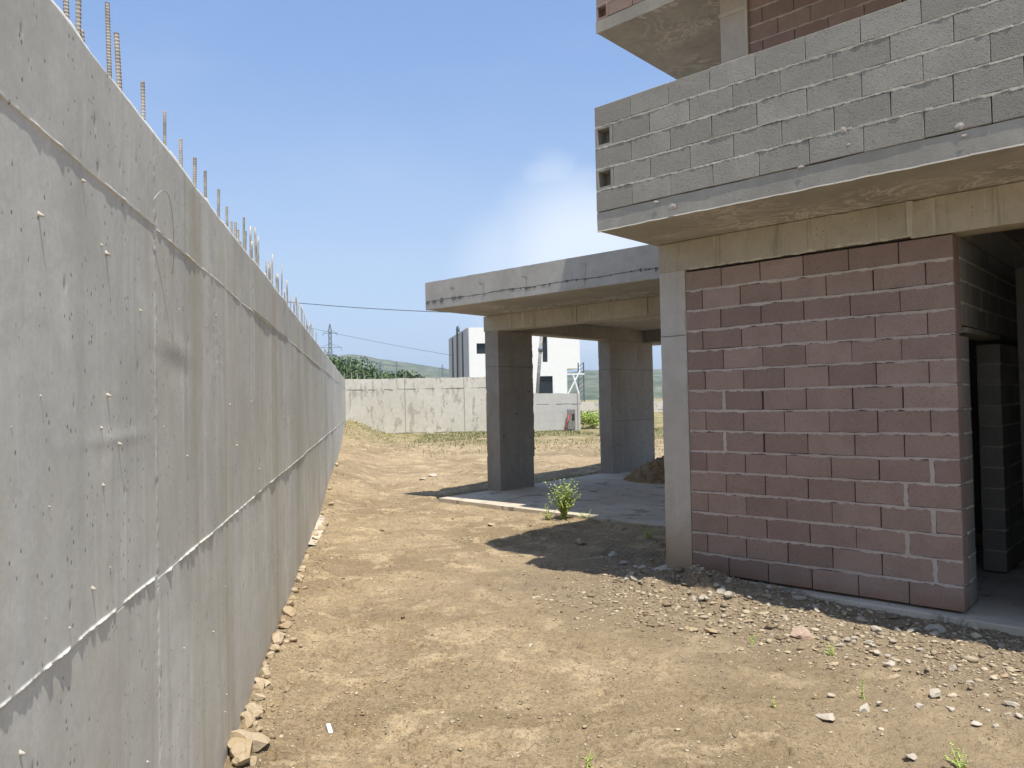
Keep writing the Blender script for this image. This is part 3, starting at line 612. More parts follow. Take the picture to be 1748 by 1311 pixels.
def seamx(par, x0, x1, y, z):
    m = MB(); xs = np.linspace(x0, x1, 24); zz = z + .004 * fbm(xs, xs * 0, 5, 3, int(z * 100)); m.add([p for a, b_ in zip(xs, zz) for p in ((a, y, b_ + .0035), (a, y, b_ - .004))], [(2 * k, 2 * k + 1, 2 * k + 3, 2 * k + 2) for k in range(23)]); m.build('joint_seam', MAT['seam'], par, fix=False)
def seamy(par, y0, y1, x, z):
    m = MB(); xs = np.linspace(y0, y1, 24); zz = z + .004 * fbm(xs, xs * 0, 5, 3, int(z * 100)); m.add([p for a, b_ in zip(xs, zz) for p in ((x, a, b_ + .004), (x, a, b_ - .005))], [(2 * k, 2 * k + 1, 2 * k + 3, 2 * k + 2) for k in range(23)]); m.build('joint_seam', MAT['seam'], par, fix=False)
seamx(CP, -.345, -.004, -.0035, 2.42); seamy(CP, .004, 1.02, .0035, 2.42); seamx(CP, -.345, -.004, 3.9265, 2.44); seamy(CP, 3.94, P2E - .01, .0035, 2.44); seamy(CP, 3.94, P2E - .01, .0035, 1.22)
for zz_ in (.62, 1.02, 1.45, 1.95):
    for yy_ in (.12, .5, .88, 4.2, 4.8, 5.4):
        if random.random() < .75:
            w_ = random.uniform(.012, .04); h_ = random.uniform(.006, .02); yy2 = yy_ + random.uniform(-.05, .05); z2 = zz_ + random.uniform(-.05, .05)
            MB().add([(.003, yy2 - w_, z2 + random.uniform(-.01, .01)), (.003, yy2, z2 - h_), (.003, yy2 + w_, z2 + random.uniform(-.01, .01)), (.003, yy2, z2 + h_)], [(0, 1, 2, 3)]).build('tie_hole', MAT['dark'], CP, fix=False)
for xx_ in (1.9, 3.35, 4.9): MB().box(xx_, xx_ + .009, -.0155, 0, 3.125, 3.415).build('joint_seam', MAT['seam'], CP)
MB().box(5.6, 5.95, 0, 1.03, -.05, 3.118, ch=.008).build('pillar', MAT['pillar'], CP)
MB().rbox(-.36, 6.0, -.012, .30, 3.12, 3.418, axis=0, chip=.03).build('front_beam', MAT['beam'], CP)
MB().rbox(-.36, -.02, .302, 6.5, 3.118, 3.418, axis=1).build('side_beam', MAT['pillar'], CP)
MB().box(-.019, 5.9, P2E - .35, P2E - .02, 3.13, 3.418, ch=.006).build('rear_beam', MAT['pillar'], CP)
rs_ = MB().box(-.30, 6.05, -1.58, 6.5, 3.42, 3.58, ch=.006).build('roof_slab', MAT['soffit'], CP)
up = MB(); n = 260; xs = np.linspace(-.31, 6.05, n); vs = []
zt = 3.915 + .007 * fbm(xs, xs * 0, 7, 4, 61, .7) * (xs < 3); jt = 3.565 + .012 * fbm(xs, xs * 0, 12, 4, 62, .7)
for i in range(n):
    vs += [(xs[i], -1.45, zt[i]), (xs[i], -1.602, zt[i]), (xs[i], -1.600, jt[i] + .008), (xs[i], -1.589, jt[i]), (xs[i], -1.600, jt[i] - .012), (xs[i], -1.598, 3.425), (xs[i], -1.585, 3.416), (xs[i], -1.45, 3.581)]
up.add(vs, [(i * 8 + k, i * 8 + (k + 1) % 8, (i + 1) * 8 + (k + 1) % 8, (i + 1) * 8 + k) for i in range(n - 1) for k in range(8)] + [tuple(range(8))])
up.box(-.31, -.16, -1.449, 6.5, 3.583, 3.91)
up.build('roof_upstand', MAT['fascia'], CP)
jm = MB(); n = 900; xs = np.linspace(-.29, 6.0, n); zc = 3.566 + .012 * np.sin(xs * 5) + .012 * fbm(xs, xs * 0, 6, 4, 81, .7)
sp2 = np.clip(fbm(xs, xs * 0, 16, 3, 83, .8) * 1.6, 0, 1) * 1.6 * (.018 + .03 * sst(2.5, 5, xs) + .02 * (xs < .8)); vs = []
for i in range(n): vs += [(xs[i], -1.604, zc[i] + .003 + .4 * sp2[i]), (xs[i], -1.604, zc[i] - .003 - sp2[i])]
jm.add(vs, [(2 * i, 2 * i + 1, 2 * i + 3, 2 * i + 2) for i in range(n - 1)]); jm.build('honeycomb_seam', MAT['seam'], CP, fix=False)
for x in (.35, 1.05, 2.0, 3.15, 4.9):
    MB().tube([(x, -1.607, 3.80), (x + .10, -1.609, 3.785), (x + .085, -1.609, 3.62), (x + .06, -1.607, 3.45)], .0025, 5).build('loose_wire', MAT['rust'], CP)
# pavement under it
pvm = MB(); pe = [(-.30, 6.4), (-.30, -1.37)] + [(x_, -1.37 - .089 * (x_ + .3) + random.uniform(-.012, .012)) for x_ in np.linspace(0, 3.5, 16)] + [(7.2, -1.76), (7.2, 6.4)]; n = len(pe)
pvm.add([(x_, y_, z_) for z_ in (0.0, -.2) for x_, y_ in pe], [tuple(range(n)), tuple(range(2 * n - 1, n - 1, -1))] + [(k, (k + 1) % n, n + (k + 1) % n, n + k) for k in range(n)])
pv = pvm.build('pavement', MAT['floor']); FC.put(pv)
tag(pv, 'thin concrete floor slab under the carport', 'pavement', kind='structure')
# ------------------------------------------------------------------ far boundary walls
def gz(x, y): return float(ground_z(np.array([x]), np.array([y]), False)[0])
def farwall(name, label, xa, xb, ytop_a, ytop_b, Y, zb, mat, panels, thick=.25):
    P, Q = hity(xa, ytop_a, Y), hity(xb, ytop_b, Y); o = empty(name, label, 'wall', loc=(P[0], P[1], 0)); L = Q[0] - P[0]
    n = 160; xs = np.linspace(0, L, n); zt = P[2] + (Q[2] - P[2]) * xs / L + .035 * fbm(xs, xs * 0, 2.2, 5, int(xa), .65); vs = []
    zs = [None, 1.0, .5, 0.0]
    for i in range(n): vs += [(xs[i], 0, zb), (xs[i], 0, zt[i]), (xs[i], thick, zt[i]), (xs[i], thick, zb)]
    m = MB().add(vs, [(i * 4 + k, i * 4 + k + 1, (i + 1) * 4 + k + 1, (i + 1) * 4 + k) for i in range(n - 1) for k in range(3)] + [(0, 1, 2, 3), tuple(n * 4 - 4 + k for k in (3, 2, 1, 0))])
    m.build('wall_body', mat, o)
    s = MB()
    for x in panels: s.box(x - .014, x + .014, -.006, .004, zb, min(zt) - .02, jit=.006)
    for zj in (zt.mean() - .43, zb + .62):
        x = 0
        while x < L - .2: w_ = random.uniform(.25, 1.2); s.box(x, min(L, x + w_), -.007, .004, zj - .010, zj + .010, jit=.012); x += w_ + random.uniform(0, .4)
    s.build('joint_line', MAT['slabedge'], o)
    return o, P, Q, zt
FW1, P1, Q1, _ = farwall('boundary_wall', 'weathered beige concrete wall closing the far end of the yard', 588, 905, 648, 642, 31.0, -.1, MAT['far'], [2.47, 4.9, 7.0])
farwall('boundary_wall', 'lower pale grey concrete wall seen between the carport pillars', 880, 990, 672, 671.5, 30.6, -.1, MAT['far2'], [2.5])
farwall('boundary_wall', 'stained low concrete wall on the bank behind the green bush', 985, 1200, 686, 684, 38.0, .4, MAT['far'], [1.2, 3.4])
for x in (600, 610, 622, 640, 652, 690, 693, 676, 587):         # thin bars standing on the far wall
    P = hity(x, random.uniform(634, 640), 31.12); m = MB().tube([(P[0], P[1], 2.5), (P[0] + random.uniform(-.02, .02), P[1], P[2])], .015, 5); o = m.build('rebar', MAT['wire'], None); o.parent = FW1
    o.matrix_parent_inverse = Matrix.Translation(FW1.location).inverted()
for (x, y, s_) in ((714, 645, .09), (763, 643, .12), (720, 644, .05), (681, 647, .05)):
    pass
# electrical box post with a red pipe in front of the grey wall
P = hity(976, 730, 30.3); EB = empty('meter_cabinet', 'narrow grey post cabinet with a dark slot in front of the low wall', 'cabinet', loc=(P[0], P[1], 0))
MB().box(-.16, .15, 0, .2, .55, 1.36, ch=.01).build('housing', MAT['steelg'], EB); MB().box(.02, .12, -.01, .012, .92, 1.18).build('slot', MAT['dark'], EB)
MB().box(-.02, .14, .02, .14, .1, .54).build('leg', MAT['polec'], EB)
P = hity(963, 738, 30.1); Q = hity(972, 707, 30.2)
tag(MB().tube([tuple(P), tuple(Q)], .022, 8).build('red_pipe', MAT['red'], smooth=True), 'thin red pipe leaning against the grey cabinet', 'pipe')
P = hity(1029, 740, 27.5)
gp = empty('gate_post', 'slim white and grey steel post left of the rear carport pillar', 'post', loc=(P[0], P[1], .2))
MB().box(-.035, .03, -.03, .03, 0, 1.62).build('post', MAT['white'], gp); MB().box(-.12, -.04, -.02, .03, .02, 1.58).build('side_plate', MAT['steel'], gp)

# ------------------------------------------------------------------ white house
a = radians(-12.8); P = hity(800, 559, 56.0)
WH = empty('white_house', 'modern white cubic house with shade-grey side and flat roof beyond the wall', 'house', loc=(P[0], P[1], 0)); WH.rotation_euler = (0, 0, -a); ztp = P[2]
L, Wd = 10.4, 8.6; porch = (7.55, 8.6, 3.3)
bb = MB()
def wl_(x0, x1, z0, z1): bb.box(x0, x1, 0, .3, z0, z1)
# front wall pieces around openings: window a 0.6-1.7, tall window, dark window, corner porch
def wx(px):      # px -> local x on the front plane
    d = ray(px, 620); ux = np.array([cos(-a), sin(-a)]); A = np.array([[d[0], -ux[0]], [d[1], -ux[1]]]); s = np.linalg.solve(A, P[:2]); return s[1]
def wz(px, py): d = ray(px, py); x = wx(px); Y = P[1] + x * sin(-a); return H + d[2] / d[1] * Y
w1 = (wx(814), wx(840), wz(820, 604), wz(820, 586)); w2 = (wx(926.5), wx(935), wz(930, 618), wz(930, 574)); w3 = (wx(917), wx(943), .6, wz(930, 642)); w4 = (wx(967.5), Wd, .6, wz(975, 629))
xs_ = [0, w1[0], w1[1], w3[0], w2[0], w2[1], w3[1], w4[0], Wd]
def opn(x):
    r = []
    for w_ in (w1, w2, w3, w4):
        if w_[0] - 1e-6 <= x < w_[1] - 1e-6: r.append((w_[2], w_[3]))
    return sorted(r)
for i in range(len(xs_) - 1):
    z = .2
    for (za, zb) in opn((xs_[i] + xs_[i + 1]) / 2):
        if za > z: wl_(xs_[i], xs_[i + 1], z, za)
        z = zb
    wl_(xs_[i], xs_[i + 1], z, ztp)
bb.box(w4[0] - .3, w4[0] - .001, .301, 4, .2, w4[3]); bb.box(0.31, Wd, L - .3, L, .2, ztp); bb.box(Wd - .3, Wd, .301, L - .301, w4[3], ztp); bb.box(Wd - .3, Wd - .001, 4, L - .31, .2, w4[3] - .002)
bb.box(.31, Wd - .31, .31, L - .31, ztp - .35, ztp - .1); bb.box(w4[0], Wd - .301, .301, 4, w4[3], w4[3] + .2)
bb.build('white_wall', MAT['white'], WH)
sd = MB(); sd.box(-.04, .29, .301, L, .2, ztp + .02); sd.build('shaded_side_wall', MAT['shadeside'], WH)
def side_y(px):
    d = ray(px, 620); uy = np.array([-sin(-a), cos(-a)]); A = np.array([[d[0], -uy[0]], [d[1], -uy[1]]]); return np.linalg.solve(A, P[:2])[1]
for px0, px1 in ((773, 775.2), (790, 792.3)):
    MB().box(-.06, 0, side_y(px1), side_y(px0), .3, ztp - .12).build('slot_window', MAT['frame'], WH)
fy = side_y(785); MB().tube([(-.22, fy, 1), (-.18, fy, ztp + .38), (-.18, fy - .1, ztp + .46), (-.18, fy - .8, ztp + .46), (-.18, fy - .9, ztp + .02)], .075, 8).build('flue_pipe', MAT['steel'], WH, smooth=True)
for w_ in (w1, w2, w3):
    f_ = MB(); x0, x1, z0, z1 = w_; t_ = .06
    f_.box(x0, x1, .13, .18, z0, z0 + t_).box(x0, x1, .13, .18, z1 - t_, z1).box(x0, x0 + t_, .13, .18, z0 + t_, z1 - t_).box(x1 - t_, x1, .13, .18, z0 + t_, z1 - t_)
    if w_ is w3: f_.box((x0 + x1) / 2 - .03, (x0 + x1) / 2 + .03, .13, .18, z0 + t_, z1 - t_)
    fo = f_.build('window', MAT['frame'], WH); MB().box(x0 + t_, x1 - t_, .15, .16, z0 + t_, z1 - t_).build('pane', MAT['glass'], fo)
# ------------------------------------------------------------------ poles, trestle, cables
b0 = hity(917, 672, 42.0); t0_ = hity(924.5, 570, 42.0)
PO = empty('utility_pole', 'leaning weathered pole with a metal clamp in front of the white house', 'pole', loc=(b0[0], b0[1], .2))
dx_, dz_ = t0_[0] - b0[0], t0_[2] - b0[2]; k_ = dx_ / dz_; tz_ = lambda z: ((z - b0[2]) * k_, 0, z - .2)
MB().tube([tz_(.2), tz_(t0_[2] + 2.2)], [.10, .085], 10).build('shaft', MAT['polec'], PO, smooth=True)
zc = hity(922, 597, 42)[2]; MB().tube([tz_(zc - .12), tz_(zc + .12)], .125, 10).build('clamp', MAT['steel'], PO, smooth=True)
P = hity(993, 690, 40.0); tz = hity(993, 619, 40.0)[2]
lp = empty('lattice_post', 'thin dark lattice post right of the white house porch', 'post', loc=(P[0], P[1], .8)); lm = MB()
for sx_ in (-.14, .14): lm.tube([(sx_, 0, 0), (sx_, 0, tz - .8)], .035, 5)
for i in range(12): z_ = (tz - .8) * i / 12; lm.tube([(-.14, 0, z_), (.14, 0, z_ + .25)], .02, 4)
lm.build('lattice', MAT['steel'], lp)
P = hity(985, 672, 39.0); tr = empty('timber_trestle', 'crossed pale timber props standing in the white house porch opening', 'trestle', loc=(P[0], P[1], .8)); tm = MB()
q1, q2, q3, q4 = [hity(x, y, 39.0) - np.array([P[0], P[1], .8]) for x, y in ((970, 673), (991, 632), (988, 672), (978, 640))]
tm.tube([tuple(q1), tuple(q2)], .05, 6).tube([tuple(q3), tuple(q4)], .045, 6).box(-.5, .4, -.03, .03, q4[2], q4[2] + .08); tm.build('prop', MAT['white'], tr)
def cable(label, pts, r):
    tag(MB().tube(pts, r, 5).build('overhead_cable', MAT['cable'], smooth=True), label, 'cable', 'overhead cables crossing the sky')
A_, B_ = hity(380, 503, 45), hity(800, 534, 40); 
cable('upper overhead cable crossing above the far wall', [tuple(A_ + (B_ - A_) * i / 24 + np.array([0, 0, -.5 * 4 * (i / 24) * (1 - i / 24) * .35])) for i in range(25)], .019)
A_, B_ = hity(430, 536, 62), hity(775, 607, 56)
cable('lower thinner overhead cable running to the white house', [tuple(A_ + (B_ - A_) * i / 24 + np.array([0, 0, -.9 * 4 * (i / 24) * (1 - i / 24) * .2])) for i in range(25)], .012)
# pylons
def pylon(x, ytop, Y, label, w=1.0):
    T_ = hity(x, ytop, Y); h = T_[2] - 0; o = empty('power_pylon', label, 'pylon', loc=(T_[0], T_[1], 0), group='steel pylons on the plain'); m = MB(); k = h / 30.
    hw = lambda z: (.45 + 2.2 * max(0, 1 - z / (h * .78)) ** 1.5) * k * w if z < h * .97 else .1 * k
    r = .10 * k * max(1, Y / 350)
    lv = [h * q_ for q_ in (0, .14, .26, .37, .46, .54, .61, .68, .74, .8, .86, .92, 1.0)]
    for i in range(len(lv) - 1):
        a_, b_ = hw(lv[i]), hw(lv[i + 1])
        for sx in (-1, 1):
            for sy in (-1, 1):
                m.tube([(sx * a_, sy * a_, lv[i]), (sx * b_, sy * b_, lv[i + 1])], r, 4, cap=False)
                m.tube([(sx * a_, sy * a_, lv[i]), (-sx * b_, sy * b_, lv[i + 1])], r * .6, 4, cap=False)
    m.build('tower', MAT['steel'], o)
    for zz, ww in ((.89, 2.5), (.72, 4.0), (.56, 3.2)):
        c = MB(); z = h * zz
        for s in (-1, 1):
            c.tube([(0, 0, z), (s * ww * k, 0, z)], r, 4).tube([(0, 0, z + 1.3 * k), (s * ww * k, 0, z)], r * .7, 4).tube([(s * ww * k, 0, z), (s * ww * k, 0, z - 1.1 * k)], r * .8, 4)
        c.build('cross_arm', MAT['steel'], o)
pylon(563, 553, 300, 'tall lattice pylon with cross arms rising above the end of the retaining wall')
pylon(649, 617, 700, 'small distant pylon left of the right-hand tree clump'); pylon(677, 617, 760, 'small distant pylon above the right-hand tree clump', .6); pylon(755, 622, 650, 'small distant pylon beside the shade-grey side of the white house')

# ------------------------------------------------------------------ vegetation
def tree(name, label, x, y, z0, h, rx, n, seed, leaf=.22, mat=None, group=None, cat='tree'):
    rs = np.random.RandomState(seed); o = empty(name, label, cat, loc=(x, y, z0), group=group)
    t = MB(); lean = rs.uniform(-.3, .3); t.tube([(0, 0, -.3), (lean * .3, 0, h * .3), (lean, .1, h * .6), (lean, .1, h * .85)], [h * .035, h * .028, h * .018, h * .006], 7)
    tips = []
    for i in range(7):
        a_ = rs.uniform(0, 6.28); z = h * rs.uniform(.25, .6); L_ = rx * rs.uniform(.5, .9); e_ = (lean + L_ * cos(a_), L_ * sin(a_), z + h * rs.uniform(.1, .3)); tips.append(e_)
        t.tube([(lean * .7, 0, z), ((lean + e_[0]) / 2, e_[1] / 2, z + .2 * h * .4), e_], [h * .015, h * .01, h * .004], 5)
    t.build('trunk', MAT['bark'], o, smooth=True)
    cl = [(rs.normal(0, rx * .45), rs.normal(0, rx * .45), h * rs.uniform(.35, .88), rx * rs.uniform(.28, .5)) for _ in range(22)] + [(e_[0], e_[1], e_[2], rx * .35) for e_ in tips]
    cl = np.array(cl); ci = rs.randint(0, len(cl), n); dv = rs.normal(size=(n, 3)); dv /= np.linalg.norm(dv, axis=1)[:, None]
    c = cl[ci, :3] + dv * (cl[ci, 3] * rs.uniform(.45, 1.05, n))[:, None] * np.array([1, 1, .75])
    c[:, 2] = np.minimum(c[:, 2], h + rs.uniform(-.2, .1, n))
    u_ = rs.normal(size=(n, 3)); u_ /= np.linalg.norm(u_, axis=1)[:, None]; w_ = np.cross(u_, rs.normal(size=(n, 3))); w_ /= np.linalg.norm(w_, axis=1)[:, None]
    s_ = leaf * rs.uniform(.5, 1.2, n)[:, None]
    v = np.stack([c - u_ * s_ * .6, c + w_ * s_ * .35, c + u_ * s_ * .6, c - w_ * s_ * .35], 1).reshape(-1, 3); f = np.arange(4 * n).reshape(-1, 4)
    npmesh('crown', v, f, mat or MAT['leaf'], o, False, {'tint': ('FACE', np.clip(rs.rand(n) * .6 + (cl[ci, 3] / rx - .28) * 1.5, 0, 1))})
tl = [(572, 611, 80, 3.6, 'dark green tree left of the clump, half hidden by the retaining wall'), (592, 610, 84, 3.8, 'tallest dark green tree beyond the corner of the two walls'), (608, 622, 78, 3.0, 'rounded dark tree third from the wall corner'),
      (625, 628, 82, 2.8, 'lower green tree at the right end of the left clump'), (641, 636, 76, 1.9, 'light green shrub-like tree below the distant pylon'), (657, 637, 80, 1.8, 'small yellowish green tree between the two clumps'),
      (681, 630, 88, 2.6, 'dark tree on the left of the right-hand clump'), (698, 634, 86, 2.3, 'bushy tree in the middle of the right-hand clump'), (711, 640, 84, 1.6, 'low tree at the right end of the right-hand clump'), (550, 600, 84, 3.4, 'tree crown just peeking over the retaining wall')]
for i, (px, py, Y, rx, lb) in enumerate(tl):
    P = hity(px, py, Y); tree('broadleaf_tree', lb, P[0], P[1], .3, P[2] - .3, rx, 3200, 40 + i, .34, group='trees beyond the far wall')
P = hity(1012, 726, 32.5); tree('green_bush', 'bright green bush at the end of the low grey wall', P[0], P[1], .45, .75, .75, 2600, 91, .09, MAT['weed'], cat='bush')
def weed(px, py, Yz, h, n, seed, label, spread=.22, mat='weed', flowers=0, cat='weed', name='weed_plant'):
    P = hitz(px, py, Yz); rs = np.random.RandomState(seed); o = empty(name, label, cat, loc=(P[0], P[1], gz(P[0], P[1]))); st = MB(); lf = MB(); fl = MB()
    for i in range(n):
        a_ = rs.uniform(0, 6.28); L_ = h * rs.uniform(.35, 1.0); sp2 = spread * rs.uniform(.2, 1); pts = [(0.04 * cos(a_) * rs.rand(), .04 * sin(a_) * rs.rand(), -.02)]
        for j in range(1, 5): u2 = j / 4; pts.append((sp2 * cos(a_) * u2 ** 1.4 + rs.normal(0, .006), sp2 * sin(a_) * u2 ** 1.4 + rs.normal(0, .006), L_ * u2))
        st.tube(pts, [.0035, .003, .0025, .002, .0012], 4, cap=False)
        for j in range(int(14 * h / .4) + 4):
            u2 = rs.uniform(.08, 1); k = min(3, int(u2 * 4)); w_ = u2 * 4 - k; c = np.array(pts[k]) * (1 - w_) + np.array(pts[k + 1]) * w_
            b_ = rs.uniform(0, 6.28); l_ = rs.uniform(.013, .032) * (h / .5) ** .5; d = np.array([cos(b_), sin(b_), rs.uniform(-.2, .8)]); s2 = np.array([-sin(b_), cos(b_), rs.uniform(-.4, .4)]) * l_ * .5; d = d * l_
            lf.add([c, c + d * .5 + s2, c + d, c + d * .5 - s2], [(0, 1, 2, 3)], rs.rand())
        if i < flowers: c = np.array(pts[-1]); fl.tube([c, c + np.array([0, 0, .014])], [.008, .005], 6, rs.rand())
    so2 = st.build('stem', MAT[mat], o, fix=False); lf.build('leaf', MAT[mat], o, fix=False)
    if flowers: fl.build('flower', MAT['flower'], o)
weed(963, 886, -.03, .62, 80, 5, 'leafy yellow green weed growing at the edge of the carport floor', .30, flowers=22)
weed(935, 888, -.03, .26, 16, 6, 'low weed just left of the tall leafy weed', .2, flowers=3)
weed(1000, 885, -.03, .2, 14, 8, 'low weed just right of the tall leafy weed', .2)
weed(1420, 1118, 0, .10, 9, 12, 'small grey green tuft near the pinkish rock', .07)
weed(1470, 1190, 0, .15, 3, 13, 'single upright sprig beside the flat white stone', .03)
weed(1322, 1205, 0, .1, 3, 14, 'thin dry sprig left of the flat white stone', .03)
weed(1640, 1311, 0, .13, 12, 15, 'green grass tuft at the bottom edge right', .08)
weed(1105, 918, -.02, .16, 14, 17, 'weed clump in shade left of the house column', .22)
weed(1283, 1092, 0, .06, 5, 18, 'tiny weed left of the pinkish rock', .05)
weed(1003, 1300, 0, .06, 5, 19, 'tiny sprig near the bottom middle', .05)
# grass along the far wall (nobody could count it)
n = 16000; rs = np.random.RandomState(3); gx = rs.uniform(-6.3, 8, n); gy = 31 - np.abs(rs.normal(0, 3.4, n)); keep = (gy < 30.9) & ((gx > -3.5) | (rs.rand(n) < .25)) & (fbm(gx, gy, .7, 3, 5) > -.15); gx, gy = gx[keep], gy[keep]; n = len(gx)
hb = rs.uniform(.02, .09, n); a_ = rs.uniform(0, 6.28, n); z = ground_z(gx, gy); w_ = .02
v = np.stack([np.stack([gx - w_ * np.cos(a_), gy - w_ * np.sin(a_), z - .01], -1), np.stack([gx + w_ * np.cos(a_), gy + w_ * np.sin(a_), z - .01], -1), np.stack([gx + rs.normal(0, .04, n), gy + rs.normal(0, .04, n), z + hb], -1)], 1).reshape(-1, 3)
tag(npmesh('grass', v, np.arange(3 * n).reshape(-1, 3), MAT['grass'], None, False, {'tint': ('FACE', rs.rand(n))}), 'sparse dry and green grass in front of the far wall', 'grass', kind='stuff')
# hills
def hills():
    prof = [(-3000, 640), (-600, 628), (200, 618), (480, 612), (560, 612), (600, 607), (620, 609), (645, 615), (700, 622), (765, 632), (850, 640), (940, 641), (1000, 634), (1130, 632), (1300, 628), (1800, 622), (3500, 600), (6000, 640)]
    px = np.array([p[0] for p in prof], float); an = np.array([atan2(*(ray(p[0], p[1])[:2])) for p in prof]); el = np.array([ray(p[0], p[1])[2] / hypot(*ray(p[0], p[1])[:2]) for p in prof])
    A = np.linspace(an.min(), an.max(), 700); E = np.interp(A, an, el); D0, D1 = 700, 1700
    U = np.linspace(0, 1, 60); AA, UU = np.meshgrid(A, U, indexing='ij'); D = D0 + (D1 - D0) * UU
    x, y = D * np.sin(AA), D * np.cos(AA)
    zr = (H + E[:, None] * D1) * (sst(0, 1, UU) ** .8 * .9 + .1 * UU) ; z = zr + 9 * fbm(x, y, .006, 5, 8, .55) * UU * (1.0 - .75 * UU) + 1.2 * fbm(x, y, .05, 3, 9) * (UU > .1)
    v = np.stack([x, y, z], -1).reshape(-1, 3); v2 = v.reshape(700, 60, 3)[:, -1].copy(); v2[:, :2] *= 1.35; v2[:, 2] = -5
    f = gridf(700, 60); b0 = len(v); i = np.arange(699); fb = np.stack([i * 60 + 59, (i + 1) * 60 + 59, b0 + i + 1, b0 + i], -1)
    m, q, b = newmat('hill_scrub', .95); vv = q.n('ShaderNodeTexCoord').outputs['Object']
    c = q.mix(q.ramp(q.noise(vv, .02, 7, .7, .5), .4, .62), (.055, .085, .035), (.22, .21, .12)); c = q.mix(q.ramp(q.noise(vv, .09, 5, .7), .5, .6, 0, .7), c, (.05, .085, .03)); c = q.mix(q.ramp(q.noise(vv, .05, 5, .7), .62, .7, 0, .6), c, (.42, .38, .30))
    link(q, c, b.inputs['Base Color'])
    tag(npmesh('hills', np.concatenate([v, v2]), np.concatenate([f, fb]), m), 'hazy green scrub covered hills on the horizon', 'hill', kind='structure')
hills()

# ------------------------------------------------------------------ stones
def rockmesh(seed, flat=.6, sub=2):
    import bmesh
    bm = bmesh.new(); bmesh.ops.create_icosphere(bm, subdivisions=sub, radius=1); rs = np.random.RandomState(seed)
    cuts = [(rs.normal(size=3), rs.uniform(.4, .8)) for _ in range(11)]
    for v in bm.verts:
        p = np.array(v.co)
        for nn, d in cuts:
            nn = nn / np.linalg.norm(nn); e = p @ nn - d
            if e > 0: p = p - nn * e
        p = p * (1 + rs.uniform(-.09, .09)); v.co = (p[0] * 1.2, p[1] * .9, p[2] * flat)
    me = bpy.data.meshes.new('stone'); bm.to_mesh(me); bm.free(); return me
RM = {}
def rock(key, seed, x, y, s, label, group=None, flat=.6, sink=.25, mat='rock', rz=None, cat='stone', name='stone'):
    k = (seed % 10, flat, mat)
    if k not in RM: RM[k] = rockmesh(seed % 10 + int(flat * 100), flat); RM[k].materials.append(MAT[mat])
    o = bpy.data.objects.new(name, RM[k]); C.objects.link(o); o.scale = (s, s, s)
    o.rotation_euler = (random.uniform(-.25, .25), random.uniform(-.25, .25), rz if rz is not None else random.uniform(0, 6.28))
    o.location = (x, y, float(ground_z(np.array([x]), np.array([y]))[0]) + s * flat * (1 - 2 * sink) * .8)
    return tag(o, label, cat, group)
lw = 'angular tan stone lying in the loose row along the foot of the retaining wall'
wr = [(402, 1285, .085), (420, 1228, .05), (428, 1205, .06), (441, 1172, .05), (466, 1105, .045), (474, 1090, .05), (486, 1065, .055), (497, 1030, .05), (512, 985, .045), (518, 970, .04), (408, 1270, .095), (398, 1232, .05), (425, 1262, .055), (417, 1212, .045), (436, 1220, .04), (433, 1150, .045), (447, 1165, .05), (443, 1135, .035), (455, 1118, .04), (462, 1085, .045), (478, 1080, .05), (470, 1062, .035), (487, 1045, .065), (493, 1018, .04), (500, 1005, .04), (508, 990, .04), (505, 975, .035), (515, 955, .045), (523, 945, .04), (393, 1290, .06), (441, 1190, .035), (452, 1140, .03), (500, 1085, .035), (483, 1100, .03), (410, 1300, .05), (430, 1290, .04), (440, 1240, .03), (548, 905, .07), (555, 880, .06), (537, 915, .06), (563, 850, .06), (570, 815, .07), (560, 830, .05), (575, 800, .06), (566, 868, .06), (556, 895, .05)]
for i, (x, y, s) in enumerate(wr):
    P = hitz(x, y, .02); t, d_ = P @ UW, P @ NW; d_ = max(d_, WD + s * .85); P = UW * t + NW * d_
    rock(None, i, P[0], P[1], s * 1.18, lw, 'stones along the foot of the retaining wall', [.6, .75][i % 2], .2)
for i in range(25):
    t = 3.6 + 12 * random.random() ** 1.3; s = random.uniform(.014, .035); P = UW * t + NW * (WD + .03 + abs(random.gauss(0, .10)))
    rock(None, i, P[0], P[1], s, 'small tan stone chip lying beside the retaining wall', 'small stone chips beside the retaining wall', .6, .2)
sing = [(1370, 1082, .085, 'large pinkish pointed rock alone on the sunlit dirt', 'rockp', .75), (1408, 1212, .075, 'flat whitish stone lying on the open dirt at lower right', 'rockw', .3), (738, 812, .12, 'pale stone lying left of the front carport pillar', 'rockw', .5), (722, 817, .09, 'pale round stone, leftmost of the pair left of the carport pillar', 'rockw', .6),
        (1597, 1185, .045, 'pale angular stone right of the flat white stone', 'rockw', .6), (1143, 955, .07, 'grey lump of concrete at the base of the house column', 'rockg', .7), (1045, 943, .075, 'pale stone in the shadow, rightmost of three', 'rockg', .6), (1028, 948, .04, 'small pale stone in the shadow beside a larger one', 'rockg', .6), (1062, 958, .07, 'flat pale slab in the shadow', 'rockg', .35), (992, 922, .08, 'brown lump of earth in the shadow near the carport floor', 'rock', .6),
        (838, 891, .11, 'long flat sandy stone in front of the carport floor', 'rock', .2), (905, 1088, .03, 'small white stone in the middle of the dirt', 'rockw', .5), (1725, 1200, .04, 'whitish chip near the right edge', 'rockw', .6), (1555, 1285, .035, 'small whitish stone at the bottom right', 'rockw', .6), (1314, 978, .05, 'round pale stone touching the foot of the pink block wall', 'rockw', .8), (1593, 1068, .09, 'large pale slab of rubble below the house corner', 'rockg', .5), (1180, 1058, .06, 'flat buff stone on the sunny edge of the shadow', 'rock', .3), (1215, 1064, .07, 'long buff stone beside the flat one at the shadow edge', 'rock', .3)]
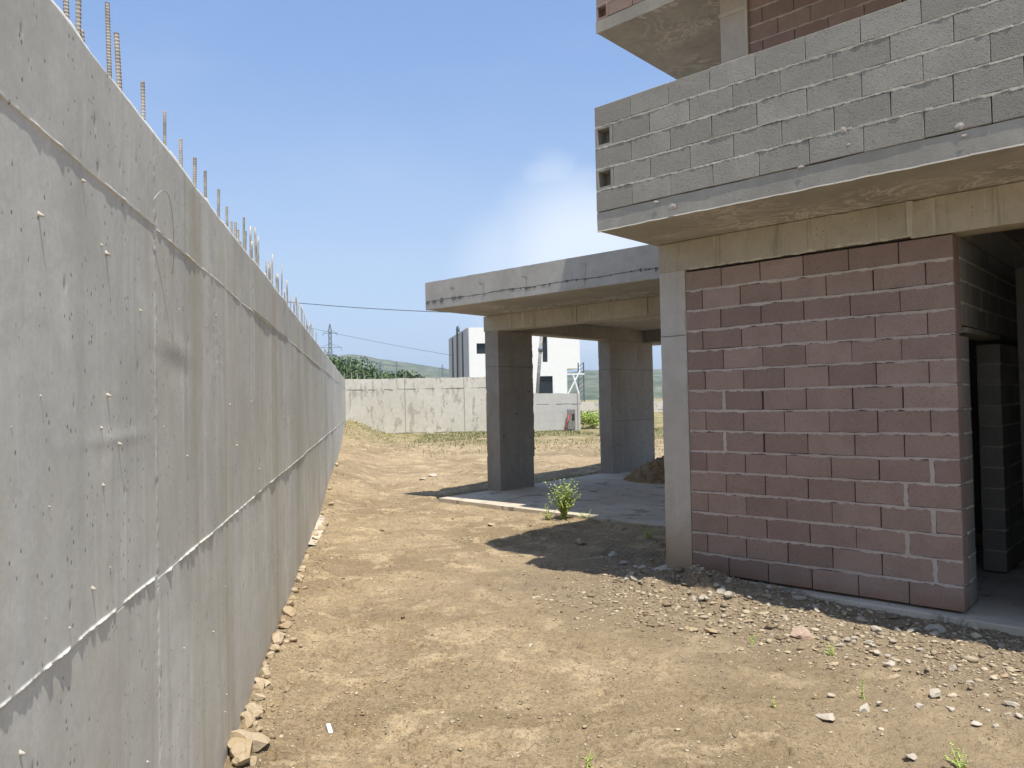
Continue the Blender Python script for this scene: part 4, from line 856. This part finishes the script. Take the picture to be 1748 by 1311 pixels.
for i, (x, y, s, lb, mt, fl_) in enumerate(sing):
    P = hitz(x, y, .02); rock(None, 3 + i, P[0], P[1], s, lb, None, fl_, .15, mt)
def belt(n, seed, srange, srng, drng, label, group, mat, flat):
    rs = np.random.RandomState(seed)
    for i in range(n):
        sx = rs.uniform(*srng); dx = rs.uniform(*drng); P = FB.w(sx, dx, 0); s = rs.uniform(*srange) * (1 if rs.rand() < .8 else 1.5)
        rock(None, rs.randint(0, 10), P[0], P[1], s, label, group, flat, .25, mat)
belt(36, 1, (.02, .045), (-.5, 1.1), (-.75, -.14), 'rubble stone on the dirt heap at the foot of the pink wall', 'rubble on the heap by the pink wall', 'rockg', .6)
belt(70, 2, (.015, .038), (1.0, 3.6), (-1.25, -.3), 'grey rubble fragment lying before the house corner', 'rubble before the house corner', 'rockg', .6)
belt(70, 3, (.014, .040), (-1.0, 3.2), (-1.7, -.7), 'flat buff stone in the rubble strip along the shadow edge', 'rubble strip along the shadow edge', 'rock', .3)
belt(30, 4, (.015, .035), (2.0, 3.5), (-2.2, -1.2), 'pale rubble piece scattered on the right side of the dirt', 'rubble scattered on the right', 'rockw', .6)
# pebbles (uncountable)
def pebbles():
    rs = np.random.RandomState(9); import bmesh
    bm = bmesh.new(); bmesh.ops.create_icosphere(bm, subdivisions=1, radius=1); bm.verts.ensure_lookup_table()
    bv = np.array([v.co[:] for v in bm.verts]); bf = np.array([[v.index for v in f.verts] for f in bm.faces]); bm.free()
    N_ = 110000; r = 2.6 + 17 * rs.rand(N_) ** 1.7; an = rs.uniform(-.62, .64, N_); x, y = r * np.sin(an), r * np.cos(an)
    sx = (x - FB.o[0]) * FB.x[0] + (y - FB.o[1]) * FB.x[1]; dx = (x - FB.o[0]) * FB.y[0] + (y - FB.o[1]) * FB.y[1]; dw = x * NW[0] + y * NW[1] - WD
    ccx = (x - FC.o[0]) * FC.x[0] + (y - FC.o[1]) * FC.x[1]; ccy = (x - FC.o[0]) * FC.y[0] + (y - FC.o[1]) * FC.y[1]
    dens = .22 + 1.1 * np.clip(fbm(x, y, .9, 4, 3, .65), 0, 1); dens = np.maximum(dens, .8 * sst(-2.4, -1.0, dx) * sst(-1.6, 0, sx)); dens = np.maximum(dens, sst(.5, .1, dw))
    ok = (rs.rand(N_) < dens) & (dw > .02) & ~((dx > -.1) & (sx > -.4)) & ~((ccx > -.4) & (ccy > -1.4) & (ccy < 5.4))
    x, y, r = x[ok], y[ok], r[ok]; n = len(x); s = np.minimum(.017, .0022 + .0019 * rs.exponential(1, n) + .010 * (rs.rand(n) < .012) * rs.rand(n)) * (.8 + r / 13) * (1 + 1.1 * (sst(-2.2, -1.1, (x - FB.o[0]) * FB.y[0] + (y - FB.o[1]) * FB.y[1]) * sst(-1.6, 0, (x - FB.o[0]) * FB.x[0] + (y - FB.o[1]) * FB.x[1])))
    v = bv[None] * (1 + rs.uniform(-.42, .42, (n, len(bv), 1))) * np.stack([rs.uniform(.8, 1.6, n), rs.uniform(.7, 1.1, n), rs.uniform(.25, .6, n)], -1)[:, None] * s[:, None, None]
    a_ = rs.uniform(0, 6.28, n); c_, s_ = np.cos(a_)[:, None], np.sin(a_)[:, None]; vx = v[..., 0] * c_ - v[..., 1] * s_; vy = v[..., 0] * s_ + v[..., 1] * c_
    v = np.stack([vx + x[:, None], vy + y[:, None], v[..., 2] + (ground_z(x, y) + s * .2)[:, None]], -1).reshape(-1, 3)
    f = (bf[None] + (np.arange(n) * len(bv))[:, None, None]).reshape(-1, 3)
    m, q, b = newmat('pebble', .95); t = attr(q, 'tint'); c = q.mix(t, (.22, .165, .10), (.56, .47, .33)); link(q, c, b.inputs['Base Color'])
    tag(npmesh('gravel', v, f, m, None, False, {'tint': ('FACE', np.repeat(rs.rand(n) ** 1.4, len(bf)))}), 'loose pebbles and clods scattered over the dirt', 'gravel', kind='stuff')
pebbles()
# earth heap behind the rear pillar
def heap():
    P = hitz(1118, 822, 0.0); n = 90; u_ = np.linspace(-1, 1, n); X, Y = np.meshgrid(u_, u_, indexing='ij'); R_ = np.hypot(X, Y)
    z = np.clip(1 - R_ ** 1.3, 0, 1) * .50 * (1 + .25 * fbm(X, Y, 2.4, 4, 4)) + .07 * fbm(X, Y, 9, 5, 6, .65) * (R_ < 1) - .01; z = np.where(R_ >= 1, -.03, z)
    v = np.stack([X * .95, Y * .95, z], -1).reshape(-1, 3); m, q, b = newmat('heap_earth', .98); vv = q.n('ShaderNodeTexCoord').outputs['Object']; nz = q.noise(vv, 9, 6, .7, .4)
    link(q, q.mix(q.ramp(nz, .35, .65), (.26, .175, .095), (.42, .31, .18)), b.inputs['Base Color']); bump(q, b, q.noise(vv, 40, 5, .7), .9, .02)
    o = npmesh('earth_heap', v, gridf(n, n), m); o.location = (P[0] + .35, P[1] + .45, 0.0); tag(o, 'heap of brown earth piled against the rear carport pillar', 'heap')
heap()
# air: pale haze that fades the far hills
hzm = bpy.data.materials.new('haze'); hzm.use_nodes = True; hzm.node_tree.nodes.clear(); q = G(hzm.node_tree)
pvn = q.n('ShaderNodeVolumePrincipled', {'Color': (.80, .88, .98, 1), 'Density': .00030, 'Anisotropy': .2}); q.nt.links.new(pvn.outputs[0], q.n('ShaderNodeOutputMaterial').inputs['Volume'])
hb_ = MB().box(-3600, 3600, -3600, 3600, -6.5, 150).build('haze', hzm); tag(hb_, 'faint pale summer haze over the far hills', 'haze', kind='stuff')
# bits of litter
P = hitz(562, 1232, .01); st_ = MB().box(-.012, .012, -.06, .06, .004, .014, ch=.003).build('timber_splinter', MAT['white']); st_.location = (P[0], P[1], .0 + float(ground_z(np.array([P[0]]), np.array([P[1]]))[0])); st_.rotation_euler = (0, .1, .35)
tag(st_, 'short white splinter lying on the dirt near the retaining wall', 'splinter')
